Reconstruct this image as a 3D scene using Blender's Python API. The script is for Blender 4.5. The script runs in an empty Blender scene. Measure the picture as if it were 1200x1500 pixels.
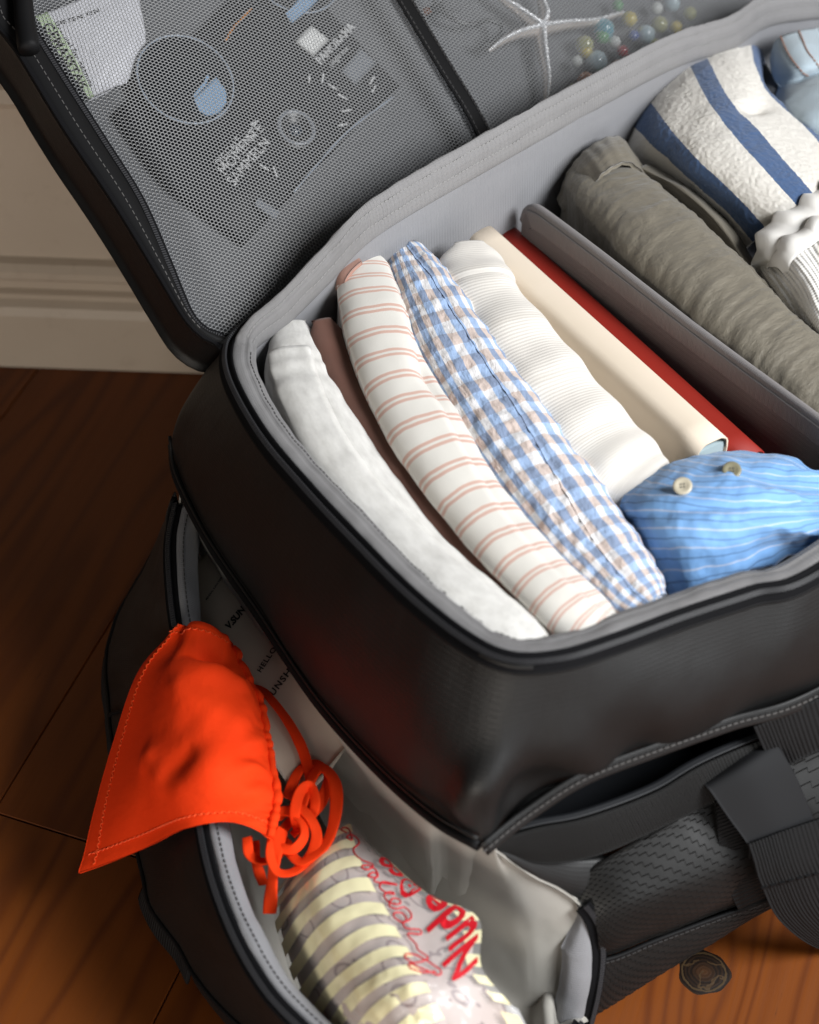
import bpy, math, random
import numpy as np
random.seed(3)
R = math.radians
SC = bpy.context.scene
# ---------------------------------------------------------------- camera
FPX, PITCH, ROLL, HC = 3000.0, R(45.0), R(2.0), 1.431283
FW = np.array([0, math.cos(PITCH), -math.sin(PITCH)])
UP0 = np.array([0, math.sin(PITCH), math.cos(PITCH)])
RT0 = np.array([1.0, 0, 0])
RT = math.cos(ROLL)*RT0 + math.sin(ROLL)*UP0
UP = -math.sin(ROLL)*RT0 + math.cos(ROLL)*UP0
CAM = np.array([0, 0, HC])
from mathutils import Matrix, Vector
cd = bpy.data.cameras.new('camera'); co = bpy.data.objects.new('camera', cd); SC.collection.objects.link(co)
co.matrix_world = Matrix(((RT[0], UP[0], -FW[0], 0), (RT[1], UP[1], -FW[1], 0), (RT[2], UP[2], -FW[2], HC), (0, 0, 0, 1)))
cd.sensor_fit = 'VERTICAL'; cd.sensor_height = 36; cd.sensor_width = 28.8; cd.lens = 72
cd.clip_start = 0.05; cd.clip_end = 60
cd.dof.use_dof = True; cd.dof.focus_distance = 1.715; cd.dof.aperture_fstop = 4.0
SC.camera = co
# ---------------------------------------------------------------- light
SC.view_settings.view_transform = 'Standard'; SC.view_settings.look = 'None'
SC.view_settings.exposure = 0.0; SC.view_settings.gamma = 1.0
SC.render.engine = 'CYCLES'; SC.cycles.use_denoising = True
SC.cycles.max_bounces = 8; SC.cycles.transparent_max_bounces = 16
W = bpy.data.worlds.new('World'); SC.world = W; W.use_nodes = True
W.node_tree.nodes['Background'].inputs[0].default_value = (0.82, 0.90, 1.0, 1)
W.node_tree.nodes['Background'].inputs[1].default_value = 0.016

def area(name, loc, target, size, power, col):
    l = bpy.data.lights.new(name, 'AREA'); l.shape = 'RECTANGLE'; l.size = size[0]; l.size_y = size[1]; l.energy = power; l.color = col
    o = bpy.data.objects.new(name, l); SC.collection.objects.link(o); o.location = loc
    d = Vector(target) - Vector(loc); o.rotation_euler = d.to_track_quat('-Z', 'Y').to_euler()
    return o
area('window_light', (1.82, 0.42, 1.95), (0.05, 1.15, 0.25), (1.05, 1.05), 108, (0.97, 0.985, 1.0))
area('side_sheen_light', (1.55, -1.05, 0.80), (0.15, 1.0, 0.2), (1.3, 1.1), 17, (0.95, 0.98, 1.0))  # added lamp, no known window: gives the front panel its sheen
area('far_window_light', (-0.75, -1.5, 0.46), (-0.35, 1.6, 0.25), (1.2, .6), 31, (1.0, 0.93, 0.84))

# ---------------------------------------------------------------- geometry helpers
Z = np.array([0, 0, 1.0])
def ray(px, py): return FW + RT*(px-600)/FPX - UP*(py-750)/FPX
def at(px, py, z=0.0):                       # the place at height z that the photograph shows at this pixel
    d = ray(px, py); return CAM + d*((z-HC)/d[2])
def on(px, py, pl, off=0.0):                 # the same for a plane (point, normal)
    d = ray(px, py); return CAM + d*(((pl[0]-CAM)@pl[1]+off)/(d@pl[1]))
def mkplane(a, b, c, out):
    n = np.cross(b-a, c-a); n = n/np.linalg.norm(n)
    return (a, n if n@out > 0 else -n)
def unit(v): 
    v = np.asarray(v, float); return v/np.maximum(np.linalg.norm(v, axis=-1, keepdims=True), 1e-12)
def crw(t, n, closed=False):                 # Catmull-Rom weights
    t = np.atleast_1d(np.asarray(t, float)); m = len(t); seg = n if closed else n-1
    x = np.clip(t, 0, 1)*seg; i = np.minimum(np.floor(x).astype(int), seg-1); f = x-i
    w = [-.5*f+f*f-.5*f**3, 1-2.5*f*f+1.5*f**3, .5*f+2*f*f-1.5*f**3, -.5*f*f+.5*f**3]
    M = np.zeros((m, n)); r = np.arange(m)
    for k, d in enumerate((-1, 0, 1, 2)):
        j = i+d
        if closed: np.add.at(M, (r, j % n), w[k])
        else:
            lo = j < 0; hi = j > n-1; jj = np.clip(j, 0, n-1)
            np.add.at(M, (r, jj), w[k])
            if n > 1:                       # mirrored end points
                for msk, a, b in ((lo, 0, 1), (hi, n-1, n-2)):
                    np.add.at(M, (r[msk], np.full(msk.sum(), a)), w[k][msk]); np.add.at(M, (r[msk], np.full(msk.sum(), b)), -w[k][msk])
    return M
def spline(P, n, closed=False, even=True):
    P = np.asarray(P, float)
    t = np.linspace(0, 1, n*(4 if even else 1), endpoint=not closed)
    Q = crw(t, len(P), closed)@P
    if not even: return Q
    D = np.vstack([Q, Q[:1]]) if closed else Q
    L = np.concatenate([[0], np.cumsum(np.linalg.norm(np.diff(D, axis=0), axis=1))])
    s = np.linspace(0, L[-1], n, endpoint=not closed)
    return np.stack([np.interp(s, L, D[:, k]) for k in range(D.shape[1])], 1)
def length(P): return float(np.linalg.norm(np.diff(P, axis=0), axis=1).sum())
def hsh(i, j, k, s):
    v = np.sin(i*127.1+j*311.7+k*74.7+s*53.3)*43758.5453; return v-np.floor(v)
def vnoise(P, sc, seed=0):
    X = np.asarray(P, float)*sc; I = np.floor(X); F = X-I; F = F*F*(3-2*F); o = 0
    for a in (0, 1):
        for b in (0, 1):
            for c in (0, 1):
                o = o+hsh(I[..., 0]+a, I[..., 1]+b, I[..., 2]+c, seed)*(F[..., 0] if a else 1-F[..., 0])*(F[..., 1] if b else 1-F[..., 1])*(F[..., 2] if c else 1-F[..., 2])
    return o*2-1
def fnoise(P, sc, seed=0): return vnoise(P, sc, seed)*.6+vnoise(P, sc*2.1, seed+7)*.3+vnoise(P, sc*4.3, seed+13)*.15

def rootloc(o):
    l = Vector((0, 0, 0))
    while o is not None: l = l+o.location; o = o.parent
    return np.array(l)
def obj(name, V, F, mat, parent=None, uv=None, smooth=True, loc=None):
    V = np.asarray(V, float)
    if parent is not None: base = rootloc(parent)
    else: base = np.array([V[:, 0].mean(), V[:, 1].mean(), V[:, 2].min()]) if loc is None else np.asarray(loc, float)
    me = bpy.data.meshes.new(name); me.from_pydata((V-base).tolist(), [], [list(map(int, f)) for f in F])
    me.materials.append(mat)
    if smooth: me.polygons.foreach_set('use_smooth', [True]*len(me.polygons))
    if uv is not None:
        ul = me.uv_layers.new(name='UVMap'); li = np.zeros(len(me.loops), int); me.loops.foreach_get('vertex_index', li)
        ul.data.foreach_set('uv', np.asarray(uv, float)[li].ravel())
    me.update()
    o = bpy.data.objects.new(name, me); SC.collection.objects.link(o)
    if parent is not None: o.parent = parent
    else: o.location = base
    return o
def tag(o, label=None, cat=None, group=None, kind=None):
    for k, v in (('label', label), ('category', cat), ('group', group), ('kind', kind)):
        if v: o[k] = v
    return o
def thing(name, label, cat, loc, group=None):
    o = bpy.data.objects.new(name, None); o.empty_display_size = .02; SC.collection.objects.link(o); o.location = Vector(loc)
    return tag(o, label, cat, group)
def gridfaces(nu, nv, closed=False, flip=False):
    F = []
    for i in range(nu if closed else nu-1):
        for j in range(nv-1):
            a = i*nv+j; b = ((i+1) % nu)*nv+j; f = (a, b, b+1, a+1); F.append(f[::-1] if flip else f)
    return F
class Acc:                                   # several small solids joined into one part
    def __init__(s): s.V = []; s.F = []; s.n = 0
    def add(s, V, F):
        V = np.asarray(V, float); s.V.append(V); s.F += [[i+s.n for i in f] for f in F]; s.n += len(V)
    def box(s, c, a, b, d):                  # centre and three half-axis vectors
        c, a, b, d = map(np.asarray, (c, a, b, d))
        s.add([c+i*a+j*b+k*d for i in (-1, 1) for j in (-1, 1) for k in (-1, 1)], [(0, 1, 3, 2), (4, 6, 7, 5), (0, 4, 5, 1), (2, 3, 7, 6), (0, 2, 6, 4), (1, 5, 7, 3)])
    def build(s, name, mat, parent=None, **k): return obj(name, np.vstack(s.V), s.F, mat, parent, **k)
def tangents(P, closed=False):
    if closed: return unit(np.roll(P, -1, 0)-np.roll(P, 1, 0))
    return unit(np.gradient(P, axis=0))
def frames(P, N, closed=False):
    T = tangents(P, closed); N = np.broadcast_to(np.asarray(N, float), P.shape); S = unit(np.cross(T, N)); N = unit(np.cross(S, T)); return T, S, N
def sweep(P, prof, N, closed=False, scale=None, caps=True):  # profile points (side, normal) swept along P
    T, S, N = frames(P, N, closed); prof = np.asarray(prof, float); m = len(prof); n = len(P)
    sc = np.ones(n) if scale is None else np.asarray(scale)
    V = P[:, None, :]+(S[:, None, :]*prof[None, :, :1]+N[:, None, :]*prof[None, :, 1:])*sc[:, None, None]
    F = []
    for i in range(n if closed else n-1):
        for j in range(m):
            F.append((i*m+j, i*m+(j+1) % m, ((i+1) % n)*m+(j+1) % m, ((i+1) % n)*m+j))
    if not closed and caps: F.append(tuple(range(m))[::-1]); F.append(tuple((n-1)*m+j for j in range(m)))
    L = np.concatenate([[0], np.cumsum(np.linalg.norm(np.diff(P, axis=0), axis=1))])
    pl = np.concatenate([[0], np.cumsum(np.linalg.norm(np.diff(prof, axis=0), axis=1))])
    UV = np.stack([np.repeat(L, m), np.tile(pl, n)], 1)
    return V.reshape(-1, 3), F, UV
def ell(w, h, m=10, p=1.0):
    a = np.linspace(0, 2*np.pi, m, endpoint=False); c, s = np.cos(a), np.sin(a)
    return np.stack([w/2*np.sign(c)*abs(c)**p, h/2*np.sign(s)*abs(s)**p], 1)
def tube(name, P, r, mat, parent=None, m=8, closed=False, N=Z, scale=None):
    V, F, UV = sweep(np.asarray(P), ell(2*r, 2*r, m), N, closed, scale); return obj(name, V, F, mat, parent, UV)
def ribbon(name, P, w, th, N, mat, parent=None, closed=False):
    V, F, UV = sweep(np.asarray(P), ell(w, th, 12, .45), N, closed); return obj(name, V, F, mat, parent, UV)
def dashes(name, P, N, mat, parent, pitch=.0042, ln=.0027, w=.0007, h=.0005, off=.0, zig=0):
    n = max(3, int(length(P)/pitch)); Q = spline(P, n); N = np.broadcast_to(np.asarray(N, float), P.shape)
    NN = np.stack([np.interp(np.linspace(0, 1, n), np.linspace(0, 1, len(P)), N[:, k]) for k in range(3)], 1)
    T, S, NN = frames(Q, NN); A = Acc()
    for i in range(n):
        t = T[i]
        if zig: t = unit(T[i]+S[i]*zig*(1 if i % 2 else -1))
        A.box(Q[i]+NN[i]*off, t*ln/2, np.cross(t, NN[i])*w/2, NN[i]*h)
    return tag(A.build(name, mat, parent, smooth=False), kind='stuff')
def teeth(name, P, N, mat, parent, pitch=.0021, w=.0042, h=.0012, closed=False):
    n = int(length(P)/pitch); Q = spline(P, n, closed); N = np.broadcast_to(np.asarray(N, float), P.shape)
    NN = np.stack([np.interp(np.linspace(0, 1, n), np.linspace(0, 1, len(P)), N[:, k]) for k in range(3)], 1)
    T, S, NN = frames(Q, NN, closed); A = Acc()
    for i in range(n): A.box(Q[i]+NN[i]*h*.6, T[i]*pitch*.3, S[i]*w/2, NN[i]*h)
    return tag(A.build(name, mat, parent, smooth=False), kind='stuff')

class Patch:                                 # a smooth sheet through a grid of world points
    def __init__(s, G, disp=None, closed=False):
        s.G = np.asarray(G, float); s.disp = disp; s.closed = closed
        s.L0 = length(s.G[:, s.G.shape[1]//2]) ; s.L1 = length(s.G[s.G.shape[0]//2])
    def raw(s, u, v):
        Wu = crw(u, s.G.shape[0], s.closed); Wv = crw(v, s.G.shape[1]); return np.einsum('ki,kj,ijc->kc', Wu, Wv, s.G)
    def nrm(s, u, v, flip=1):
        e = 2e-3
        a = s.raw((u+e) % 1 if s.closed else np.clip(u+e, 0, 1), v)-s.raw((u-e) % 1 if s.closed else np.clip(u-e, 0, 1), v)
        b = s.raw(u, np.clip(v+e, 0, 1))-s.raw(u, np.clip(v-e, 0, 1))
        n = unit(np.cross(a, b)); d = (n*(CAM-s.raw(u, v))).sum(1)
        return n*np.where(d < 0, -1, 1)[:, None] if flip else n
    def ev(s, u, v, off=0.0):
        u = np.atleast_1d(np.asarray(u, float)); v = np.atleast_1d(np.asarray(v, float))
        u, v = np.broadcast_arrays(u, v)
        P = s.raw(u, v); N = s.nrm(u, v, s.flip if hasattr(s, 'flip') else 0)*getattr(s, 'sg', 1)
        d = s.disp(P, u, v) if s.disp else 0.0
        return P+N*(np.asarray(d)+off)[..., None] if np.ndim(d) else P+N*(d+off)
    def orient(s, up):                       # choose the side that is the outside
        n = s.nrm(np.array([.5]), np.array([.5]), 0)[0]; s.sg = 1 if n@np.asarray(up) > 0 else -1; return s
    def build(s, name, mat, parent=None, nu=40, nv=40, th=.002, back=True):
        u = np.linspace(0, 1, nu, endpoint=not s.closed); v = np.linspace(0, 1, nv); U, Vv = np.meshgrid(u, v, indexing='ij')
        P = s.ev(U.ravel(), Vv.ravel()); F = gridfaces(nu, nv, s.closed, flip=getattr(s, 'sg', 1) < 0)
        UV = np.stack([U.ravel()*s.L0, Vv.ravel()*s.L1], 1)
        if th:
            Pn = P.reshape(nu, nv, 3); du = np.gradient(Pn, axis=0); dv = np.gradient(Pn, axis=1); n = unit(np.cross(du, dv))*getattr(s, 'sg', 1)
            Q = (Pn-n*th).reshape(-1, 3); k = nu*nv; F2 = [tuple(i+k for i in f[::-1]) for f in F]
            S = []
            g = lambda i, j: (i % nu)*nv+j
            for i in range(nu if s.closed else nu-1):
                for j in (0, nv-1): S.append((g(i, j), g(i+1, j), g(i+1, j)+k, g(i, j)+k))
            if not s.closed:
                for j in range(nv-1):
                    for i in (0, nu-1): S.append((g(i, j), g(i, j+1), g(i, j+1)+k, g(i, j)+k))
            P = np.vstack([P, Q]); F = F+F2+S; UV = np.vstack([UV, UV])
        return obj(name, P, F, mat, parent, UV)
def px(rows):                                # rows of (px, py, z) -> world grid
    return np.array([[at(*c) for c in r] for r in rows])
def bumps(*L):                               # soft dents and ridges: (point, radius, height)
    L = [(np.asarray(p), r, h) for p, r, h in L]
    return lambda P: sum(h*np.exp(-((P-p)**2).sum(-1)/(r*r)) for p, r, h in L)

# ---------------------------------------------------------------- material helpers
class NT:
    def __init__(s, name):
        s.m = bpy.data.materials.new(name); s.m.use_nodes = True; s.t = s.m.node_tree; s.b = s.t.nodes['Principled BSDF']
        s.out = s.t.nodes['Material Output']
    def n(s, typ, ins=None, **k):
        x = s.t.nodes.new(typ)
        for a, v in k.items(): setattr(x, a, v)
        for a, v in (ins or {}).items(): s.set(x.inputs[a], v)
        return x
    def set(s, sock, v):
        if isinstance(v, bpy.types.NodeSocket): s.t.links.new(v, sock)
        elif isinstance(v, tuple) and len(v) == 3 and sock.type == 'RGBA': sock.default_value = (*v, 1)
        else: sock.default_value = v
    def ma(s, op, a, b=0.0, c=0.0):
        x = s.n('ShaderNodeMath', operation=op); s.set(x.inputs[0], a); s.set(x.inputs[1], b); s.set(x.inputs[2], c); return x.outputs[0]
    def mix(s, f, a, b, bt='MIX'):
        x = s.n('ShaderNodeMix', data_type='RGBA', blend_type=bt); s.set(x.inputs[0], f); s.set(x.inputs[6], a); s.set(x.inputs[7], b); return x.outputs[2]
    def uv(s):
        x = s.n('ShaderNodeTexCoord'); sp = s.n('ShaderNodeSeparateXYZ', {0: x.outputs['UV']}); return x.outputs['UV'], sp.outputs[0], sp.outputs[1]
    def noise(s, vec, sc, det=3, rough=.55, dist=0.0):
        return s.n('ShaderNodeTexNoise', {'Vector': vec, 'Scale': sc, 'Detail': det, 'Roughness': rough, 'Distortion': dist}).outputs['Fac']
    def ramp(s, f, stops, ip='LINEAR'):
        x = s.n('ShaderNodeValToRGB'); x.color_ramp.interpolation = ip; e = x.color_ramp.elements
        while len(e) < len(stops): e.new(.5)
        for q, (p, c) in zip(e, stops): q.position = p; q.color = (*c, 1) if len(c) == 3 else c
        s.set(x.inputs[0], f); return x.outputs[0]
    def scale(s, vec, xyz):
        return s.n('ShaderNodeMapping', {'Vector': vec, 'Scale': xyz}).outputs[0]
    def sine(s, x, period): return s.ma('MULTIPLY_ADD', s.ma('SINE', s.ma('MULTIPLY', x, 6.28318/period)), .5, .5)
    def band(s, x, period, width, start=0.0):  # 1 inside a stripe
        f = s.ma('FRACT', s.ma('ADD', s.ma('DIVIDE', x, period), start)); return s.ma('LESS_THAN', f, width)
    def bump(s, h, strength=.3, dist=.001, prev=None):
        x = s.n('ShaderNodeBump', {'Strength': strength, 'Distance': dist, 'Height': h})
        if prev is not None: s.set(x.inputs['Normal'], prev)
        return x.outputs[0]
    def fin(s, col=None, rough=None, nor=None, **k):
        if col is not None: s.set(s.b.inputs['Base Color'], col)
        if rough is not None: s.set(s.b.inputs['Roughness'], rough)
        if nor is not None: s.set(s.b.inputs['Normal'], nor)
        for a, v in k.items(): s.set(s.b.inputs[a.replace('_', ' ')], v)
        return s.m
def plain(name, col, rough=.6, **k): return NT(name).fin(col, rough, **k)
def cloth(name, col, col2=None, weave=.0011, wb=.35, ns=60, sheen=.15, rough=.9, ribs=None, ribax=1, ribh=.5, ribd=.001, spec=.35):
    t = NT(name); uv, u, v = t.uv()
    c = t.mix(t.noise(uv, ns, 4), col, col2 or tuple(x*.86 for x in col))
    w = t.ma('MULTIPLY', t.sine(u, weave), t.sine(v, weave)); w = t.ma('ADD', w, t.ma('MULTIPLY', t.noise(uv, 900, 2), 1.2))
    n = t.bump(w, wb, .0006)
    if ribs: n = t.bump(t.sine(u if ribax == 0 else v, ribs), ribh, ribd, n)
    return t.fin(c, rough, n, Sheen_Weight=sheen, Specular_IOR_Level=spec)
def fuzzy(name, colsock, t, amt=.5, sc=700):
    uv, u, v = t.uv(); return t.fin(colsock, .95, t.bump(t.noise(uv, sc, 3, .7), amt, .0012), Sheen_Weight=.3)

M = {}
# black coated shell
t = NT('coated_black_shell'); uv, u, v = t.uv()
rib = t.ma('MULTIPLY', t.sine(u, .0021), t.sine(v, .0021))
M['shell'] = t.fin(t.mix(t.noise(uv, 30), (.0042, .0042, .0042), (.0066, .0066, .0066)), t.ma('MULTIPLY_ADD', t.noise(uv, 12), .2, .42), t.bump(rib, .2, .0005, t.bump(t.noise(uv, 60, 3), .16, .002)), Specular_IOR_Level=.44)
# embossed stepped shell
t = NT('embossed_black_shell'); uv, u, v = t.uv()
pu = .0105
row = t.ma('FLOOR', t.ma('DIVIDE', u, pu)); stag = t.ma('ADD', t.ma('DIVIDE', v, .0068), t.ma('MULTIPLY', row, .42))
fr = t.ma('FRACT', stag); seg = t.ma('FRACT', t.ma('DIVIDE', u, pu))
cell = t.ma('FLOOR', stag)
l1 = t.ma('LESS_THAN', fr, .12); l2 = t.ma('MULTIPLY', t.ma('LESS_THAN', seg, .08), t.ma('LESS_THAN', fr, .46))
ln = t.ma('MAXIMUM', l1, l2)
M['emboss'] = t.fin(t.mix(t.noise(uv, 40), (.0065, .0063, .006), (.0095, .0092, .0088)), .47, t.bump(t.noise(uv, 220, 3), .12, .0005), Specular_IOR_Level=.28)
M['ridge'] = plain('embossed_ridge', (.006, .0057, .0054), .55, Specular_IOR_Level=.28)
M['rubber'] = plain('matte_black_edge', (.006, .006, .0065), .6, Specular_IOR_Level=.15)
M['tape'] = cloth('black_zip_tape', (.006, .006, .007), weave=.0012, sheen=.0, rough=.8, spec=.1)
M['teeth'] = plain('black_zip_teeth', (.034, .034, .037), .45, Specular_IOR_Level=.25)
M['stitch'] = plain('grey_thread', (.075, .072, .07), .8)
M['lstitch'] = plain('light_grey_thread', (.24, .235, .23), .8)
M['dstitch'] = plain('dark_thread', (.035, .034, .034), .8)
M['webbing'] = cloth('black_webbing', (.010, .010, .0105), weave=.0016, wb=.5, ribs=.0036, ribax=1, ribh=.8, ribd=.0014, sheen=.0, rough=.75, spec=.22)
M['grosgrain'] = cloth('black_grosgrain', (.012, .012, .012), weave=.0016, wb=.3, ribs=.0024, ribax=0, ribh=.7, ribd=.0008, sheen=.0, rough=.75, spec=.22)
M['webbing2'] = cloth('black_ladder_webbing', (.010, .010, .0105), weave=.0016, wb=.5, ribs=.003, ribax=0, ribh=.9, ribd=.0016, sheen=.0, rough=.75, spec=.22)
M['grip'] = plain('smooth_black_grip', (.011, .0113, .0125), .75, Specular_IOR_Level=.25)
M['lining'] = cloth('grey_nylon_lining', (.25, .25, .262), (.215, .215, .226), weave=.0012, wb=.3, ribs=.0019, ribax=0, ribh=.35, ribd=.0006, sheen=.1, rough=.7)
M['hemcloth'] = cloth('grey_lining_hem', (.24, .234, .234), (.20, .195, .197), weave=.0012, wb=.35, ribs=.0019, ribax=0, ribh=.5, ribd=.0008, sheen=.1, rough=.75)
M['satin'] = NT('satin_pocket_lining').fin((.37, .355, .32), .33, Sheen_Weight=.1)
M['liner2'] = cloth('lid_lining', (.13, .133, .141), weave=.0016, wb=.4, sheen=.0, rough=.8)
M['slip'] = plain('slip_pocket_nylon', (.003, .004, .006), .6)
M['divider'] = cloth('divider_nylon', (.20, .183, .182), weave=.0014, wb=.4, ribs=.0019, ribax=1, ribh=.5, ribd=.0006, sheen=.1, rough=.75)
M['divbind'] = cloth('divider_edge_nylon', (.24, .222, .22), weave=.0014, wb=.4, ribs=.0019, ribax=0, ribh=.5, ribd=.0006, rough=.7)
M['net'] = plain('light_grey_net', (.265, .268, .272), .6)

# ---------------------------------------------------------------- bag frame
H = .34
A0, B0, E0 = at(335, 510, H), at(750, 972, H), at(1200, 838, H)
UD = np.array([math.cos(R(-55)), math.sin(R(-55)), 0]); VD = np.array([-UD[1], UD[0], 0])
nl = unit([(B0-A0)[1], -(B0-A0)[0], 0]); nl = -nl if nl[0] > 0 else nl
nf = unit([(E0-B0)[1], -(E0-B0)[0], 0])
LP = mkplane(B0, A0, A0+nl*.05-Z*.12, nl)                   # sloping left side
FP = mkplane(B0, E0, at(868, 1488, 0), nf)                  # sloping front side

# ---------------------------------------------------------------- setting
PD = R(72.0); pd = np.array([math.cos(PD), math.sin(PD), 0]); pq = np.array([pd[1], -pd[0], 0])   # plank length, plank width
t = NT('varnished_pine'); oi = t.n('ShaderNodeObjectInfo'); geo = t.n('ShaderNodeNewGeometry'); tc = t.n('ShaderNodeTexCoord')
KN = at(1031, 1424, 0)
kv = t.n('ShaderNodeVectorMath', {0: geo.outputs['Position'], 1: tuple(KN)}, operation='SUBTRACT').outputs[0]
kx = t.n('ShaderNodeVectorMath', {0: kv, 1: tuple(pq)}, operation='DOT_PRODUCT').outputs['Value']
ky = t.n('ShaderNodeVectorMath', {0: kv, 1: tuple(pd)}, operation='DOT_PRODUCT').outputs['Value']
r2 = t.ma('ADD', t.ma('MULTIPLY', kx, kx), t.ma('MULTIPLY', t.ma('MULTIPLY', ky, ky), .35))
gs = t.ma('EXPONENT', t.ma('MULTIPLY', r2, -420.0))
off = t.n('ShaderNodeCombineXYZ', {0: t.ma('MULTIPLY', oi.outputs['Random'], 3.0), 1: t.ma('MULTIPLY', oi.outputs['Random'], 17.0)}).outputs[0]
pos = t.n('ShaderNodeVectorMath', {0: tc.outputs['Object'], 1: off}, operation='ADD').outputs[0]
sp = t.n('ShaderNodeSeparateXYZ', {0: pos})
warp = t.noise(t.scale(pos, (5, .9, 1)), 2.2, 3, .5)
gx = t.ma('ADD', t.ma('ADD', sp.outputs[0], t.ma('MULTIPLY', warp, .16)), t.ma('MULTIPLY', gs, .10))
rn = t.noise(t.scale(pos, (9, .75, 1)), 1.0, 2, .45, .35)
ring = t.sine(t.ma('ADD', t.ma('ADD', t.ma('MULTIPLY', rn, .34), t.ma('MULTIPLY', gx, .5)), t.ma('MULTIPLY', t.noise(t.scale(pos, (60, 4, 1)), 1.0, 3), .010)), .036)
ring = t.ma('POWER', ring, 2.2)
fine = t.noise(t.scale(pos, (240, 6, 1)), 1.0, 4, .65)
blot = t.noise(t.scale(pos, (9, 3, 1)), 1.0, 4)
c = t.ramp(ring, [(0, (.22, .056, .0055)), (.5, (.175, .042, .004)), (1, (.125, .028, .0033))])
c = t.mix(t.ma('MULTIPLY', fine, .5), c, (.10, .026, .004))
c = t.mix(t.ramp(blot, [(.35, (0, 0, 0)), (.75, (.55, .55, .55))]), c, (.15, .042, .008))
dirt = t.noise(t.scale(pos, (160, 14, 1)), 1.0, 5, .75)
c = t.mix(t.ramp(dirt, [(.64, (0, 0, 0)), (.72, (.7, .7, .7))]), c, (.05, .018, .006))
M['wood'] = t.fin(c, t.ma('MULTIPLY_ADD', fine, .25, .34), t.bump(fine, .15, .0008), Specular_IOR_Level=.35)
M['gap'] = plain('dark_floor_gap', (.012, .006, .003), .9)

floor = obj('floor', [(-3, -1, -.012), (3, -1, -.012), (3, 4, -.012), (-3, 4, -.012)], [(0, 1, 2, 3)], M['gap'], loc=(0, 0, -.012)); tag(floor, kind='structure')
seams = [-3.6, -3.3, -3.0, -2.75, -2.5, -2.3, -2.05, -1.80, -1.58, -1.36, -1.12, -.88, -.655, -.442, -.275, -.118, .125, .36, .58, .82, 1.05, 1.3, 1.6, 1.9, 2.2, 2.5, 2.8, 3.1]
jt = float(at(78, 1217, 0)@pd)
def plank(x0, x1, y0, y1):
    w2, l2 = (x1-x0)/2-.0005, (y1-y0)/2-.0005; b = .0009
    V = [(-w2, -l2, -.011), (w2, -l2, -.011), (w2, l2, -.011), (-w2, l2, -.011), (-w2, -l2, -b), (w2, -l2, -b), (w2, l2, -b), (-w2, l2, -b),
         (-w2+b, -l2+b, 0), (w2-b, -l2+b, 0), (w2-b, l2-b, 0), (-w2+b, l2-b, 0)]
    F = [(8, 9, 10, 11)]
    for k in range(4):
        n = (k+1) % 4; F += [(k, n, n+4, k+4), (k+4, n+4, n+8, k+8)]
    o = obj('plank', V, F, M['wood'], smooth=False, loc=(0, 0, 0))
    c = pq*(x0+x1)/2+pd*(y0+y1)/2
    o.parent = floor; o.location = Vector(c)-floor.location; o.rotation_euler = (0, 0, PD-math.pi/2)
    return o
kplank = None
for k, (x0, x1) in enumerate(zip(seams[:-1], seams[1:])):
    j = jt if abs(x0+.655) < .01 else 1.9+random.uniform(-.2, .6) if x0 > -.5 else random.uniform(-.3, .5)
    cuts = [-1.0, j, j+1.7, 5.2]
    for a, b in zip(cuts[:-1], cuts[1:]):
        p = plank(x0, x1, a, b)
        if x0 < KN@pq < x1 and a < KN@pd < b: kplank = p
# the dark knot in the board in front of the bag
t = NT('wood_knot'); tc = t.n('ShaderNodeTexCoord'); ob = tc.outputs['Object']
ln_ = t.n('ShaderNodeVectorMath', {0: ob}, operation='LENGTH').outputs['Value']
lw = t.ma('ADD', ln_, t.ma('MULTIPLY', t.noise(ob, 120, 3), .004))
ringk = t.sine(lw, .0032)
cr = t.n('ShaderNodeTexVoronoi', {'Vector': t.n('ShaderNodeVectorMath', {0: ob, 1: t.n('ShaderNodeTexNoise', {'Vector': ob, 'Scale': 90.0}).outputs['Color']}, operation='MULTIPLY_ADD').outputs[0] if 0 else t.n('ShaderNodeVectorMath', {0: t.n('ShaderNodeVectorMath', {0: t.n('ShaderNodeTexNoise', {'Vector': ob, 'Scale': 110.0}).outputs['Color'], 1: (.012, .012, 0)}, operation='MULTIPLY').outputs[0], 1: ob}, operation='ADD').outputs[0], 'Scale': 46.0}, feature='DISTANCE_TO_EDGE').outputs['Distance']
c = t.mix(ringk, (.007, .0042, .003), (.020, .010, .005))
c = t.mix(t.ramp(lw, [(.0, (.8, .8, .8)), (.012, (0, 0, 0))]), c, (.075, .030, .010))
c = t.mix(t.ma('MULTIPLY', t.ma('MULTIPLY', t.ma('LESS_THAN', cr, .035), t.ma('GREATER_THAN', t.noise(ob, 60, 1), .47)), t.ma('LESS_THAN', ln_, .0187)), c, (.05, .029, .013))
c = t.mix(t.ma('MULTIPLY', t.ma('GREATER_THAN', lw, .0188), t.ma('LESS_THAN', lw, .0204)), c, (.055, .034, .015))
M['knot'] = t.fin(c, .6, t.bump(ringk, .2, .0004), Specular_IOR_Level=.2)
ang = np.linspace(0, 2*np.pi, 40, endpoint=False)
rk = .0222*(1+.05*np.sin(3*ang+1)+.03*np.sin(7*ang))
Vk = [(0, 0, .0002)]+[(rk[i]*.93*math.cos(ang[i]), rk[i]*.93*math.sin(ang[i]), .0002) for i in range(40)]+[(rk[i]*math.cos(ang[i]), rk[i]*math.sin(ang[i]), -.0004) for i in range(40)]
Fk = [(0, 1+i, 1+(i+1) % 40) for i in range(40)]+[(1+i, 41+i, 41+(i+1) % 40, 1+(i+1) % 40) for i in range(40)]
ko = obj('wood_knot', Vk, Fk, M['knot'], loc=(0, 0, 0))
ko.parent = kplank
rel = KN-rootloc(kplank); ca, sa = math.cos(-(PD-math.pi/2)), math.sin(-(PD-math.pi/2))
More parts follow.
